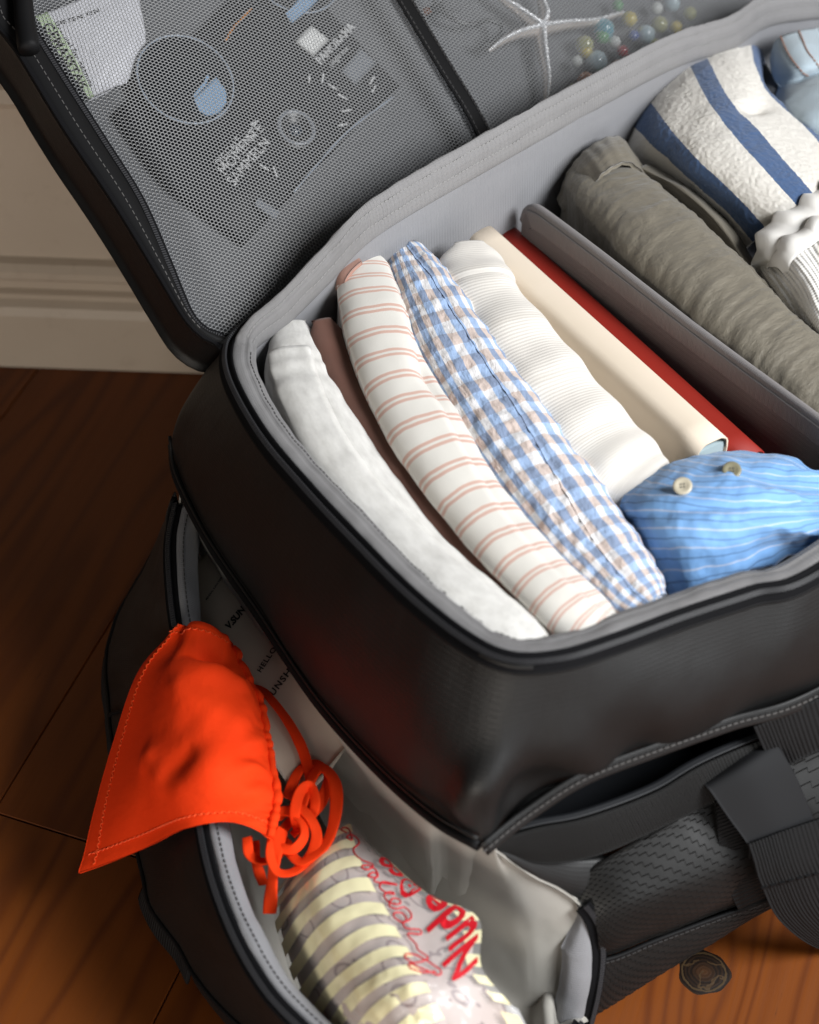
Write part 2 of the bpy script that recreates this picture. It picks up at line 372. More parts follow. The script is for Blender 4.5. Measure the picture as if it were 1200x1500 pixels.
ko.location = (ca*rel[0]-sa*rel[1], sa*rel[0]+ca*rel[1], 0)

# low painted wall with skirting behind the bag, ending beside the bag's corner
t = NT('old_white_paint'); tc = t.n('ShaderNodeTexCoord'); ob = tc.outputs['Object']
c = t.mix(t.noise(t.scale(ob, (2, 8, 3)), 2.0, 4), (.60, .51, .41), (.47, .385, .30))
c = t.mix(t.ramp(t.noise(ob, 26, 5, .7), [(.58, (0, 0, 0)), (.75, (.35, .35, .35))]), c, (.30, .22, .16))
M['paint'] = t.fin(c, .5, t.bump(t.noise(ob, 45, 3), .25, .002))
WY = float(at(165, 529, 0)[1])
def bar(name, prof, x0, x1, parent=None, mat=None):          # moulding profile (y towards the room, z) run along x
    V = [(x, WY-p[0], p[1]) for x in (x0, x1) for p in prof]; n = len(prof)
    F = [(i, (i+1) % n, n+(i+1) % n, n+i) for i in range(n)]+[tuple(range(n))[::-1], tuple(range(n, 2*n))]
    return obj(name, V, F, mat or M['paint'], parent, smooth=False, loc=None if parent else (-1, WY, 0))
XE = -.145
wall = bar('wall', [(-.10, 0), (0, 0), (0, .425), (-.10, .425)], -2.2, XE); tag(wall, kind='structure')
bar('skirting_board', [(.0004, .001), (.016, .001), (.016, .070), (.013, .080), (.006, .086), (.006, .092), (.0004, .095)], -2.2, XE, wall)
bar('moulding', [(.0004, .112), (.009, .112), (.014, .118), (.014, .126), (.008, .133), (.0004, .136)], -2.2, XE, wall)
bar('moulding', [(.0004, .318), (.010, .320), (.014, .328), (.008, .340), (.0004, .345)], -2.2, XE, wall)
bar('ledge', [(-.11, .4254), (.02, .4254), (.026, .432), (.026, .442), (.02, .448), (-.11, .448)], -2.2, XE+.012, wall)
bw = obj('back_wall', [(-3, 3.2, 0), (3, 3.2, 0), (3, 3.2, 2.6), (-3, 3.2, 2.6), (-3, 3.3, 0), (3, 3.3, 0), (3, 3.3, 2.6), (-3, 3.3, 2.6)],
         [(0, 1, 2, 3), (5, 4, 7, 6), (3, 2, 6, 7), (0, 3, 7, 4), (1, 5, 6, 2)], M['paint'], smooth=False); tag(bw, kind='structure')
#SECTION_BAG
# ================================================================ the bag
LA = at(330, 505, .335); vA = R(45); LV = np.array([math.cos(vA), math.sin(vA), 0]); LNH = np.array([-LV[1], LV[0], 0])   # hinge line
def athinge(px_, py_, n=-.002):              # the place above the hinge line
    f = lambda z: (at(px_, py_, z)-LA)@LNH-n
    a, b = f(.3), f(.4); return at(px_, py_, .3-a*.1/(b-a))
bag = thing('travel_bag', 'large open black travel bag with grey lining packed with clothes on the wooden floor', 'travel bag', (.2, 1.25, 0))
D0 = athinge(1262, -28); F0 = D0+UD*.44
rimL = [(336, 512), (341, 560), (385, 640), (450, 718), (520, 793), (600, 873), (680, 937), (745, 968), (820, 966), (900, 942), (1000, 905), (1100, 872), (1200, 838)]
botL = [(256, 650), (264, 702), (310, 795), (385, 905), (470, 1030), (560, 1130), (640, 1200), (705, 1238), (765, 1190), (850, 1135), (960, 1092), (1065, 1055), (1200, 1008)]
rim = [at(*p, H) for p in rimL]
bot = [on(*p, LP) for p in botL[:7]]+[(on(*botL[7], LP)+on(*botL[7], FP))/2]+[on(*p, FP, .004) for p in botL[8:]]
e1 = rim[-1]
fd = unit(F0-e1)
for k in (.33, .66, .9): rim.append(e1+(F0-e1)*k+np.array([.02, -.03, 0])*(1-abs(k-.5)*2)); bot.append(rim[-1]+unit([.45, -.9, 0])*.045-Z*.105)
rim.append(F0+UD*-.04+VD*.015); bot.append(rim[-1]+unit([.9, -.4, 0])*.04-Z*.11)
for k in (.35, .7): rim.append(F0+(D0-F0)*k+VD*.02); bot.append(rim[-1]+VD*.035-Z*.12)
rim.append(D0+UD*.05); bot.append(rim[-1]+VD*.04-Z*.12)
backpx = [(1135, 12), (1060, 50), (970, 80), (850, 143), (700, 226), (540, 320), (470, 390), (405, 452), (358, 484)]
for i, p in enumerate(backpx): rim.append(athinge(*p)); bot.append(rim[-1]-UD*(.02)-Z*(rim[-1][2]-.21))
rim = np.array(rim); bot = np.array(bot); NC = len(rim)
cen = rim.mean(0)
inw = np.stack([-tangents(rim, True)[:, 1], tangents(rim, True)[:, 0], np.zeros(NC)], 1)
outw = -inw
# outer skin of the upper compartment
g = np.stack([rim, rim+outw*.004-Z*.004, rim*.62+bot*.38+outw*.010, rim*.3+bot*.7+outw*.010, bot, bot-outw*.006-Z*.012], 1)
wr = lambda P, u, v: .0035*fnoise(P, 9, 2)*np.minimum(1, v*4)*(1-v*.4)+.0012*fnoise(P, 26, 5)*np.minimum(1, v*4)
cre = bumps((on(722, 1118, FP), .013, .012), (on(704, 1146, FP), .013, .015), (on(686, 1176, LP), .012, .009), (on(705, 1205, FP), .012, .004), (on(775, 1145, FP), .028, -.017), (on(740, 1172, FP), .014, -.006), (on(645, 1140, LP), .020, -.005), (on(830, 1095, FP), .035, .007), (on(760, 1050, FP), .05, -.008), (on(870, 1110, FP), .02, .005), (on(930, 1085, FP), .015, -.004), (on(900, 1070, FP), .03, -.004), (on(1010, 1030, FP), .05, .006), (on(1120, 1010, FP), .04, -.006), (on(930, 1000, FP), .04, .004), (on(520, 930, LP), .05, .004), (on(420, 820, LP), .04, -.004))
up = Patch(g, lambda P, u, v: wr(P, u, v)+cre(P)*(v < .99), closed=True).orient(unit([-.8, -.5, .3])); up.flip = 0
def outsgn(p, uu, vv, c):                    # make the displacement side face away from c
    n = p.nrm(np.array([uu]), np.array([vv]), 0)[0]; q = p.raw(np.array([uu]), np.array([vv]))[0]
    p.sg = 1 if n@(q-c) > 0 else -1
outsgn(up, .2, .4, cen)
shell = up.build('upper_shell', M['shell'], bag, 260, 34, .0025)
# piping along the lower edge on the left and stitched hem on the front
low = spline(bot[:8], 90)
tube('piping', low+np.array([0, 0, .0005])+nl*.002, .0042, M['rubber'], bag, 10)
tube('piping', low+np.array([0, 0, .011])+nl*.004, .0016, M['shell'], bag, 6)
hem = spline(bot[7:15], 120)
hn = unit(nf+Z*.5)
ribbon('pocket_hem', hem+nf*.0045+Z*.0005, .012, .003, hn, M['shell'], bag)
dashes('hem_stitching', hem+nf*.007+Z*.003, hn, M['stitch'], bag, .0052, .0036, .0011, .0006)
# zip round the rim
rz = spline(rim, 420, True)
to = -np.stack([-tangents(rz, True)[:, 1], tangents(rz, True)[:, 0], np.zeros(len(rz))], 1)
zipn = unit(to+Z*1.1)
ribbon('zip_tape', rz+to*.0015+Z*.0015, .015, .0016, zipn, M['tape'], bag, True)
teeth('zip_teeth', rz+to*.0025+Z*.0040, zipn, M['teeth'], bag, .0024, .0040, .0010, True)
tube('rim_piping', rz+to*.0065-Z*.004, .0014, M['rubber'], bag, 8, True)
# lining: hem standing inside the zip, then the inner wall
bk = np.zeros(NC); bk[-9:] = 1; bk[-1] = .5; bk[-2] = .8; bk[NC-10] = .6
bkc = bk[:, None]
H_ = lambda a, b, c, d: rim+inw*(a+b*bkc)+Z*(c+d*bkc)
rows = [H_(.002, 0, 0, 0), H_(.003, 0, .004, .013), H_(.007, -.002, .006, .017), H_(.016, -.005, .0055, .008), H_(.0225, -.0085, .001, -.006), H_(.021, -.0085, -.004, -.007)]
hemp = Patch(np.stack(rows, 1), None, closed=True)
hemp.disp = lambda P, u, v: (.0016*fnoise(P, 75, 3)+.0016*fnoise(P, 26, 4))*np.sin(np.pi*np.clip(v, 0, 1))-.0012*np.exp(-((v-.55)/.03)**2)-.0010*np.exp(-((v-.70)/.03)**2)
outsgn(hemp, .2, .5, cen-Z*.3)
if hemp.nrm(np.array([.2]), np.array([.5]), 0)[0]@Z*hemp.sg < 0: hemp.sg *= -1
hemp.build('lining_hem', M['hemcloth'], bag, 340, 30, .001)
rows = [H_(.004, 0, .002, .004), H_(.019, -.009, .001, .0), H_(.021, -.009, -.010, 0), H_(.023, -.008, -.05, 0), H_(.03, -.008, -.15, 0)]
lin = Patch(np.stack(rows, 1), lambda P, u, v: .0018*fnoise(P, 16, 4)*np.sin(np.pi*np.clip(v, 0, 1)), closed=True)
outsgn(lin, .2, .9, cen); lin.sg *= -1
lin.build('rim_lining', M['lining'], bag, 300, 36, .0015)
for vv in (.55, .70):
    q0 = hemp.ev(np.linspace((NC-9.0)/NC, (NC-.5)/NC, 160), vv, .0004)
    dashes('hem_thread', q0, unit(UD+Z*.6), M['lstitch'], bag, .0044, .0030, .0008, .0004)
q1 = hemp.ev(np.linspace(.3/NC, 7/NC, 160), .66, .0004)
dashes('hem_thread', q1, unit(VD+Z), M['dstitch'], bag, .0046, .003, .0007, .0003)
# floor of the upper compartment
fl = lin.ev(np.linspace(0, 1, 60, endpoint=False), 1.0)
obj('compartment_floor', np.vstack([fl, [fl.mean(0)]]), [(i, (i+1) % 60, 60) for i in range(60)], M['lining'], bag)

# ---- front below the flap: slip pocket, grosgrain band, embossed panel, skirt
def fr(L, off): return np.array([on(a, b, FP, o) for (a, b), o in zip(L, off if np.ndim(off) else [off]*len(L))])
wt = fr([(722, 1232), (790, 1214), (860, 1200), (960, 1163), (1040, 1118), (1200, 1050), (1420, 950)], [0, .004, .008, .006, .004, .004, .004])
wb = fr([(735, 1252), (800, 1265), (880, 1252), (985, 1205), (1062, 1168), (1200, 1100), (1420, 1000)], [-.002, .004, .009, .008, .006, .006, .006])
wm = (wt+wb)/2+nf*.002
inn = fr([(722, 1232), (790, 1214), (860, 1200), (960, 1163), (1040, 1118), (1200, 1050), (1420, 950)], -.03)-Z*.05
hb = np.array([spline(bot[7:15], 7)[i] for i in range(7)])
Patch(np.stack([hb-nf*.004-Z*.006, hb*.6+inn*.4-nf*.03, inn, wt-nf*.012-Z*.008, wt-nf*.003], 1)).build('slip_pocket_lining', M['slip'], bag, 60, 20, .001)
Patch(np.stack([wt-nf*.006-Z*.006, wt, wm, wb], 1)).orient(nf).build('grosgrain_band', M['grosgrain'], bag, 80, 20, .002)
pi_ = fr([(873, 1407), (905, 1399), (960, 1376), (1040, 1346), (1122, 1316), (1250, 1262), (1450, 1170)], .012)
pa = fr([(836, 1305), (858, 1290), (900, 1262), (990, 1212), (1066, 1174), (1205, 1105), (1425, 1005)], [-.002, .001, .003, .003, .001, .001, .001])
pm = fr([(869, 1346), (892, 1332), (935, 1315), (1018, 1284), (1096, 1250), (1225, 1185), (1440, 1085)], [.014, .018, .022, .024, .022, .02, .02])
pn = fr([(877, 1385), (902, 1376), (953, 1352), (1034, 1322), (1116, 1292), (1245, 1230), (1450, 1140)], [.016, .02, .022, .023, .021, .02, .02])
fc0 = fr([(722, 1234), (780, 1250), (830, 1262), (880, 1262), (905, 1262)], [-.003]*5); fc1 = fr([(738, 1254), (792, 1291), (836, 1311), (856, 1318), (872, 1310)], [.001, .003, .003, .003, -.002])
Patch(np.stack([fc0-nf*.006, fc0, (fc0+fc1)/2+nf*.003, fc1, fc1-nf*.006], 1)).orient(nf).build('corner_facing', M['shell'], bag, 40, 16, .002)
pa0 = pa-nf*.004+Z*.004
pan = Patch(np.stack([pa0, pa, pm, pn, pi_-nf*.002], 1), lambda P, u, v: .0015*fnoise(P, 20, 8)).orient(nf)
pan.build('embossed_panel', M['emboss'], bag, 90, 50, .002)
def ridges(p, lu, lv):                       # raised stair pattern pressed into the coated fabric
    A = Acc(); p.L0 = length(p.ev(np.linspace(0, 1, 30), .5)); p.L1 = length(p.ev(.5, np.linspace(0, 1, 30)))
    tr, jg, pit = .0066, .0030, .0072; k = 0; seg = []
    nu_ = int(lu/tr)
    for c_ in range(-int(nu_*jg/pit)-2, int(lv/pit)+2):
        for i in range(nu_):
            v0 = c_*pit+i*jg; u0 = i*tr
            seg += [((u0, v0), (u0+tr, v0)), ((u0+tr, v0), (u0+tr, v0+jg))]
    seg = np.array([q for q in seg if min(q[0][1], q[1][1]) > .0015 and max(q[0][1], q[1][1]) < lv-.0015])
    a = p.ev(seg[:, 0, 0]/p.L0*1.0, seg[:, 0, 1]/p.L1, 0); b = p.ev(seg[:, 1, 0]/p.L0, seg[:, 1, 1]/p.L1, 0)
    for q0, q1 in zip(a, b):
        d = q1-q0; w_ = unit(np.cross(d, nf)); A.box((q0+q1)/2, d*.5, w_*.00045, nf*.00035)
    return tag(A.build('embossed_ridges', M['ridge'], bag, smooth=False), kind='stuff')
ridges(pan, .33, length(pan.ev(.5, np.linspace(0, 1, 30))))
tube('seam_piping', spline(pi_+nf*.001, 80), .0019, M['rubber'], bag, 8)
dashes('seam_stitching', spline(pi_+nf*.0015-Z*.004, 80), nf, M['dstitch'], bag, .0046, .0034, .0009, .0005)
sk = fr([(866, 1492), (905, 1466), (965, 1427), (1040, 1380), (1125, 1325), (1250, 1270), (1450, 1180)], 0.0)
sk[:, 2] = np.clip(sk[:, 2], .0, None); sk2 = sk.copy()
sm = (pi_+sk)/2+nf*.006
skp = Patch(np.stack([pi_, sm, sk, sk-nf*.03-Z*.002], 1)).orient(nf); skp.build('bottom_skirt', M['emboss'], bag, 80, 20, .002)
ridges(skp, .33, length(skp.ev(.3, np.linspace(0, .66, 30))))
# sides that the camera does not see
hid = [i for i in range(13, NC)]
b0 = bot[hid]-outw[hid]*.004; fl0 = rim[hid]+outw[hid]*.03; fl0[:, 2] = .002
e0 = bot[13]*.3+pa[-1]*.7; b0 = np.vstack([[bot[12]-outw[12]*.012-Z*.01], b0]); fl0 = np.vstack([[sk[-1]*.6+fl0[0]*.4], fl0]); fl0[:, 2] = .002; oh = np.vstack([outw[12:13], outw[hid]])
Patch(np.stack([b0, (b0+fl0)/2+oh*.02, fl0, fl0-oh*.05], 1)).build('lower_shell', M['shell'], bag, 90, 16, .002)

# ---- webbing and handle on the front
def fpatch(rows, mat, name, nu=24, nv=24, th=.002): 
    return Patch(np.array([[on(a, b, FP, o) for a, b, o in r] for r in rows])).orient(nf).build(name, mat, bag, nu, nv, th)
fpatch([[(1048, 1175, .008), (1076, 1165, .008), (1100, 1155, .008)], [(1054, 1240, .017), (1080, 1230, .019), (1106, 1222, .017)], [(1064, 1292, .020), (1088, 1284, .022), (1112, 1275, .020)], [(1082, 1333, .014), (1100, 1324, .016), (1121, 1316, .014)]], M['webbing2'], 'webbing_strap')
fpatch([[(1062, 1285, .0225), (1112, 1268, .0225)], [(1066, 1300, .0235), (1115, 1283, .0235)], [(1083, 1335, .0175), (1122, 1317, .0175)]], M['webbing2'], 'strap_fold')
fpatch([[(1105, 1066, .012), (1160, 1042, .014), (1230, 1010, .012)], [(1120, 1100, .012), (1172, 1078, .015), (1240, 1046, .012)], [(1135, 1132, .009), (1182, 1106, .012), (1250, 1080, .01)]], M['webbing'], 'handle_tab')
fpatch([[(1028, 1146, .003), (1080, 1112, .004), (1128, 1080, .003)], [(1040, 1158, .014), (1092, 1126, .017), (1142, 1096, .014)], [(1066, 1196, .024), (1116, 1165, .027), (1166, 1137, .024)], [(1097, 1240, .033), (1146, 1220, .036), (1193, 1202, .033)], [(1100, 1262, .030), (1150, 1240, .033), (1196, 1220, .030)]], M['grip'], 'handle_grip', 30, 30, .003)
hg = [[(1097, 1237, .036), (1150, 1217, .039), (1215, 1196, .037)], [(1105, 1262, .041), (1158, 1246, .045), (1225, 1225, .042)], [(1115, 1295, .043), (1170, 1280, .048), (1238, 1262, .045)], [(1143, 1350, .038), (1200, 1342, .043), (1270, 1325, .040)], [(1205, 1392, .026), (1262, 1392, .028), (1330, 1380, .026)], [(1290, 1395, .010), (1330, 1400, .010), (1390, 1380, .010)]]
hp = Patch(np.array([[on(a, b, FP, o) for a, b, o in r] for r in hg])).orient(nf)
hp.build('handle_webbing', M['webbing'], bag, 50, 24, .0035)
dashes('handle_stitching', hp.ev(.42, np.linspace(.02, .9, 60), .0008), nf, M['rubber'], bag, .006, .0045, .0016, .0009)

# ================================================================ lower compartment
lipP = [(262, 742, .192), (252, 800, .186), (256, 880, .178), (268, 960, .170), (282, 1060, .162), (300, 1220, .150), (330, 1330, .140), (380, 1430, .130), (440, 1500, .122), (560, 1600, .11), (700, 1650, .09), (800, 1600, .07), (846, 1500, .035)]
lip = np.array([at(*p) for p in lipP])
# upper edge of the opening: the piping, then down the zip on the front
upe = [low[int(k)]-nl*.004 for k in np.linspace(3, 89, 10)]
zf = [(735, 1250), (790, 1287), (832, 1308), (862, 1340), (873, 1385), (868, 1440), (856, 1494)]
zfw = [on(a, b, FP, o) for (a, b), o in zip(zf, (.001, .004, .006, .008, .010, .012, .008))]
ue = np.array(upe+zfw)
loop = np.vstack([spline(ue, 30), spline(lip[::-1], 30)])
# bowl shaped lining
cl = loop.mean(0)
r1 = loop*.97+cl*.03-Z*.03+VD*.0; r2 = loop*.90+cl*.10+VD*.012; r2[:, 2] = np.minimum(loop[:, 2]*.55, .07)+.012; r3 = loop*.7+cl*.3+VD*.02; r3[:, 2] = .016
r4 = np.repeat(((loop*.1+cl*.9)+VD*.02)[:, :], 1, 0); r4[:, 2] = .012
r0b = loop-Z*.004
fo = np.zeros((60, 1)); fo[18:32] = 1; r1 = r1-nf*.016*fo; r2 = r2-nf*.02*fo; r0b = r0b-nf*.004*fo
bowl = Patch(np.stack([loop*1.0, r0b, r1, r2, r3, r4], 1), lambda P, u, v: .004*fnoise(P, 14, 9)*np.minimum(1, v*3)+.0015*fnoise(P, 40, 1)*np.minimum(1, v*3), closed=True)
outsgn(bowl, .5, .5, cl+Z*.1); bowl.sg *= -1
bowl.build('pocket_lining', M['satin'], bag, 160, 40, .0015)
be = bowl.ev(np.linspace(0, 1, 60, endpoint=False), .99); obj('pocket_floor', np.vstack([be+Z*.001, [be.mean(0)]]), [(i, (i+1) % 60, 60) for i in range(60)], M['satin'], bag)
wl = [(290, 800, .125), (325, 880, .105), (375, 960, .09), (428, 1050, .08), (482, 1140, .07), (535, 1230, .06), (592, 1310, .05), (652, 1372, .042), (712, 1424, .034), (762, 1464, .026), (778, 1474, .024), (792, 1482, .022), (803, 1487, .022), (814, 1492, .022), (824, 1497, .02), (836, 1501, .02), (848, 1503, .02)]
wlw = np.array([at(*q) for q in wl]); inr = np.where(np.arange(17)[:, None] < 10, -nl*.004-Z*.004, -nf*.004)
sm_ = lambda q: np.vstack([q[:1], (q[:-2]+q[1:-1]*2+q[2:])/4, q[-1:]])
ues = sm_(sm_(sm_(ue)))
fw = Patch(np.stack([ue+inr, ues*.75+wlw*.25+np.array([.006, .004, -.010]), ues*.4+wlw*.6+np.array([.008, .006, -.006]), wlw, wlw-Z*.01+nl*.02], 1), lambda P, u, v: (.0035*fnoise(P, 16, 9)+.0012*fnoise(P, 45, 2))*np.sin(np.pi*np.clip(v, 0, 1))).orient(Z+nl*.3)
fw.build('pocket_wall_lining', M['satin'], bag, 120, 40, .0015)
# outer flap below the lip
L2 = spline(lip, 26)
ol = tangents(L2); ol = np.stack([ol[:, 1], -ol[:, 0], 0*ol[:, 0]], 1); ol = unit(np.where((ol@nl)[:, None] > -.99, ol, ol)); 
if ol[8]@nl < 0: ol = -ol
silP = [(262, 742, .18), (225, 810, .10), (190, 872, .07), (163, 930, .05), (160, 985, .045), (165, 1050, .05), (180, 1160, .05), (206, 1260, .05), (228, 1342, .045), (262, 1385, .045), (300, 1450, .045), (360, 1506, .045), (470, 1590, .045), (600, 1680, .04), (800, 1690, .03), (850, 1530, .012)]
sil = spline(np.array([at(*p) for p in silP]), 26)
base = sil-ol*.012; base[:, 2] = .003; base2 = base-ol*.05
md = L2*.55+sil*.45+ol*.004+Z*.012
flap = Patch(np.stack([L2, L2+ol*.006-Z*.002, md, sil, base, base2], 1), lambda P, u, v: (.004*fnoise(P, 13, 4)+.0015*fnoise(P, 35, 6))*np.minimum(1, v*4)).orient(nl+Z)
flap.build('side_flap', M['shell'], bag, 110, 40, .0025)
tube('flap_seam', flap.ev(np.linspace(.02, .75, 80), .60, .001), .002, M['rubber'], bag, 6)
fs = flap.ev(.275, np.linspace(.2, .62, 30), .001); tube('flap_seam', fs, .0016, M['rubber'], bag, 6)
fs = flap.ev(.625, np.linspace(.2, .62, 30), .001); tube('flap_seam', fs, .0016, M['rubber'], bag, 6)
# side strap keeper seen against the floor
kp = flap.ev(np.linspace(.20, .235, 12), .66, .004)
ribbon('side_strap', flap.ev(np.linspace(.19, .36, 24), .66, .003), .02, .003, unit(nl+Z*.2), M['webbing2'], bag)
ribbon('side_strap', flap.ev(np.linspace(.46, .55, 24), .64, .003), .02, .003, unit(nl+Z*.2), M['webbing2'], bag)
# zip and grey hem along the lip
ln0 = spline(lip, 240); tl = tangents(ln0); lo = np.stack([tl[:, 1], -tl[:, 0], 0*tl[:, 0]], 1)
if lo[60]@nl < 0: lo = -lo
ln1 = unit(lo*.45+Z)
ribbon('pocket_zip_tape', ln0+lo*.002+Z*.001, .012, .0014, ln1, M['tape'], bag)
teeth('pocket_zip_teeth', ln0+lo*.003+Z*.0022, ln1, M['teeth'], bag, .0022, .004, .0011)
hemg = np.stack([ln0-lo*.002+Z*.001, ln0-lo*.006+Z*.0045, ln0-lo*.012+Z*.004, ln0-lo*.019-Z*.003, ln0-lo*.021-Z*.014], 1)[::5]
hp2 = Patch(hemg, lambda P, u, v: .0015*fnoise(P, 45, 2)+.0015*fnoise(P, 18, 3)).orient(Z); hp2.build('pocket_hem_lining', M['lining'], bag, 150, 16, .001)
dashes('pocket_stitching', hp2.ev(np.linspace(0, 1, 160), .42, .0006), Z, M['dstitch'], bag, .0046, .003, .0008, .0004)
zz = spline(zfw, 120); zt = tangents(zz); zo = unit(np.cross(zt, nf)); 
if zo[60]@np.array([1, 0, .2]) < 0: zo = -zo
ribbon('pocket_zip_tape', (zz+zo*.001+nf*.004)[50:], .013, .0014, nf, M['tape'], bag)
teeth('pocket_zip_teeth', (zz+zo*.003+nf*.0052)[50:], nf, M['teeth'], bag, .0022, .004, .0011)
kz = np.clip((np.arange(len(zz))-50)/26, .12, 1)[:, None]; hz2 = np.stack([zz-zo*.003*kz+nf*.003, zz-zo*.008*kz+nf*.006*kz, zz-zo*.016*kz+nf*.006*kz, zz-zo*.024*kz+nf*.001, zz-zo*.026*kz-nf*.008], 1)[52::3]
Patch(hz2, lambda P, u, v: .0012*fnoise(P, 40, 5)).orient(nf).build('pocket_hem_lining', M['lining'], bag, 60, 16, .001)
# ================================================================ the lid
PHI = R(59); LE = math.cos(PHI)*Z+math.sin(PHI)*LNH; LN = np.cross(LV, LE); LN = -LN if LN@(CAM-LA) < 0 else LN
LPL = (LA, LN)
def lp(px_, py_, d=0.0): q = on(px_, py_, LPL, d)-LA; return np.array([q@LV, q@LE])
def LW(a, d=0.0):
    a = np.atleast_2d(a); d = np.broadcast_to(np.asarray(d, float), len(a))
    return LA+a[:, :1]*LV+a[:, 1:2]*LE+d[:, None]*LN
oL = np.array([lp(*p) for p in [(338, 506), (322, 503), (298, 492), (274, 468), (250, 430), (232, 400), (168, 296), (94, 186), (18, 62)]])
iL = np.array([lp(*p) for p in [(345, 492), (322, 492), (300, 484), (279, 462), (262, 425), (246, 385), (205, 292), (150, 204), (95, 118), (50, 48)]])
TT, AR = .40, .84
def close(Lc, ins, tb):                      # complete the outline beyond the picture
    x0 = Lc[-1, 0]; t0 = Lc[-1, 1]; top = TT-ins; r = .06; a = [tuple(p) for p in Lc]
    a += [(x0-.004, min(t0+.03, top-.05)), (x0+.012, top-.02), (x0+.05, top), (.3, top+.004), (AR-ins-.05, top), (AR-ins-.01, top-.02), (AR-ins, top-.06), (AR-ins, .2), (AR-ins, .08), (AR-ins-.015, .03), (AR-ins-.06, tb), (.4, tb), (.2, tb), (.1, tb)]
    return np.array(a)
oC = spline(close(oL, 0, -.004), 260, True); iC = spline(close(iL, .035, .012), 260, True)
# match inner outline to outer by nearest parameter: both start at the hinge corner
def lidbox():
    back = -.055
    V0 = LW(oC, -.002); ctr = oC.mean(0); V1 = LW(ctr+(oC-ctr)*.995, -.045); V2 = LW(ctr+(oC-ctr)*.96, back); V3 = LW(ctr+(oC-ctr)*.5, back-.004)
    p = Patch(np.stack([V0, V1, V2, V3, LW(np.repeat(ctr[None], 260, 0)+(oC-ctr)*.02, back-.005)], 1)[::4], None, closed=True); return p
lidbox().build('lid_shell', M['shell'], bag, 200, 24, .002)
mid = (oC+iC)/2
rb = Patch(np.stack([LW(oC, -.004), LW(oC*.93+iC*.07, .0005), LW(mid, .0018), LW(oC*.12+iC*.88, -.001), LW(iC, -.006)], 1)[::2], None, closed=True)
rb.build('lid_rim_band', M['rubber'], bag, 260, 14, .0015)
for w_ in (.60,): dashes('lid_stitching', LW(oC*w_+iC*(1-w_), .0034)[4:120], LN, M['stitch'], bag, .0058, .0036, .0008, .0004)
ribbon('lid_binding', LW(oC*.97+iC*.03, .0005), .006, .003, LN, M['tape'], bag, True)
ribbon('lid_zip_tape', LW(iC, -.0015), .010, .0014, LN, M['tape'], bag, True)
teeth('lid_zip_teeth', LW(iC, -.0005), LN, M['teeth'], bag, .0021, .0036, .0011, True)
# lining behind the net
c2 = iC.mean(0)
Patch(np.stack([LW(iC, -.006), LW(c2+(iC-c2)*.99, -.022), LW(c2+(iC-c2)*.93, -.029), LW(c2+(iC-c2)*.5, -.030), LW(c2+(iC-c2)*.03, -.030)], 1)[::4], None, closed=True).build('lid_lining', M['liner2'], bag, 160, 30, .001)
# black strip dividing the net
sA = np.array([lp(*q, .008) for q in [(718, 214), (690, 160), (650, 95), (590, -5), (540, -90)]])
sA = np.vstack([[sA[0]+(sA[0]-sA[1])*.45], sA])
sc_ = spline(LW(sA, .008), 80)
st = ribbon('net_divider_strip', sc_, .0165, .0025, LN, M['rubber'], bag)
sT = tangents(sc_); sS = np.cross(sT, LN)
for k in (-1, 1): dashes('strip_stitching', sc_+sS*.0055*k+LN*.0016, LN, M['dstitch'], bag, .0052, .0036, .001, .0005)
# the two zip pullers
zp = [(-1, 62, 46), (25, 8, 20)]
a_, b_ = on(30, -12, LPL, .010), on(43, 74, LPL, .012)
tube('zip_puller', spline([a_+LE*.03, a_, (a_+b_)/2, b_], 20), .0095, M['rubber'], bag, 12, N=LN, scale=np.concatenate([np.linspace(.75, 1, 18), [.99, .93]]))
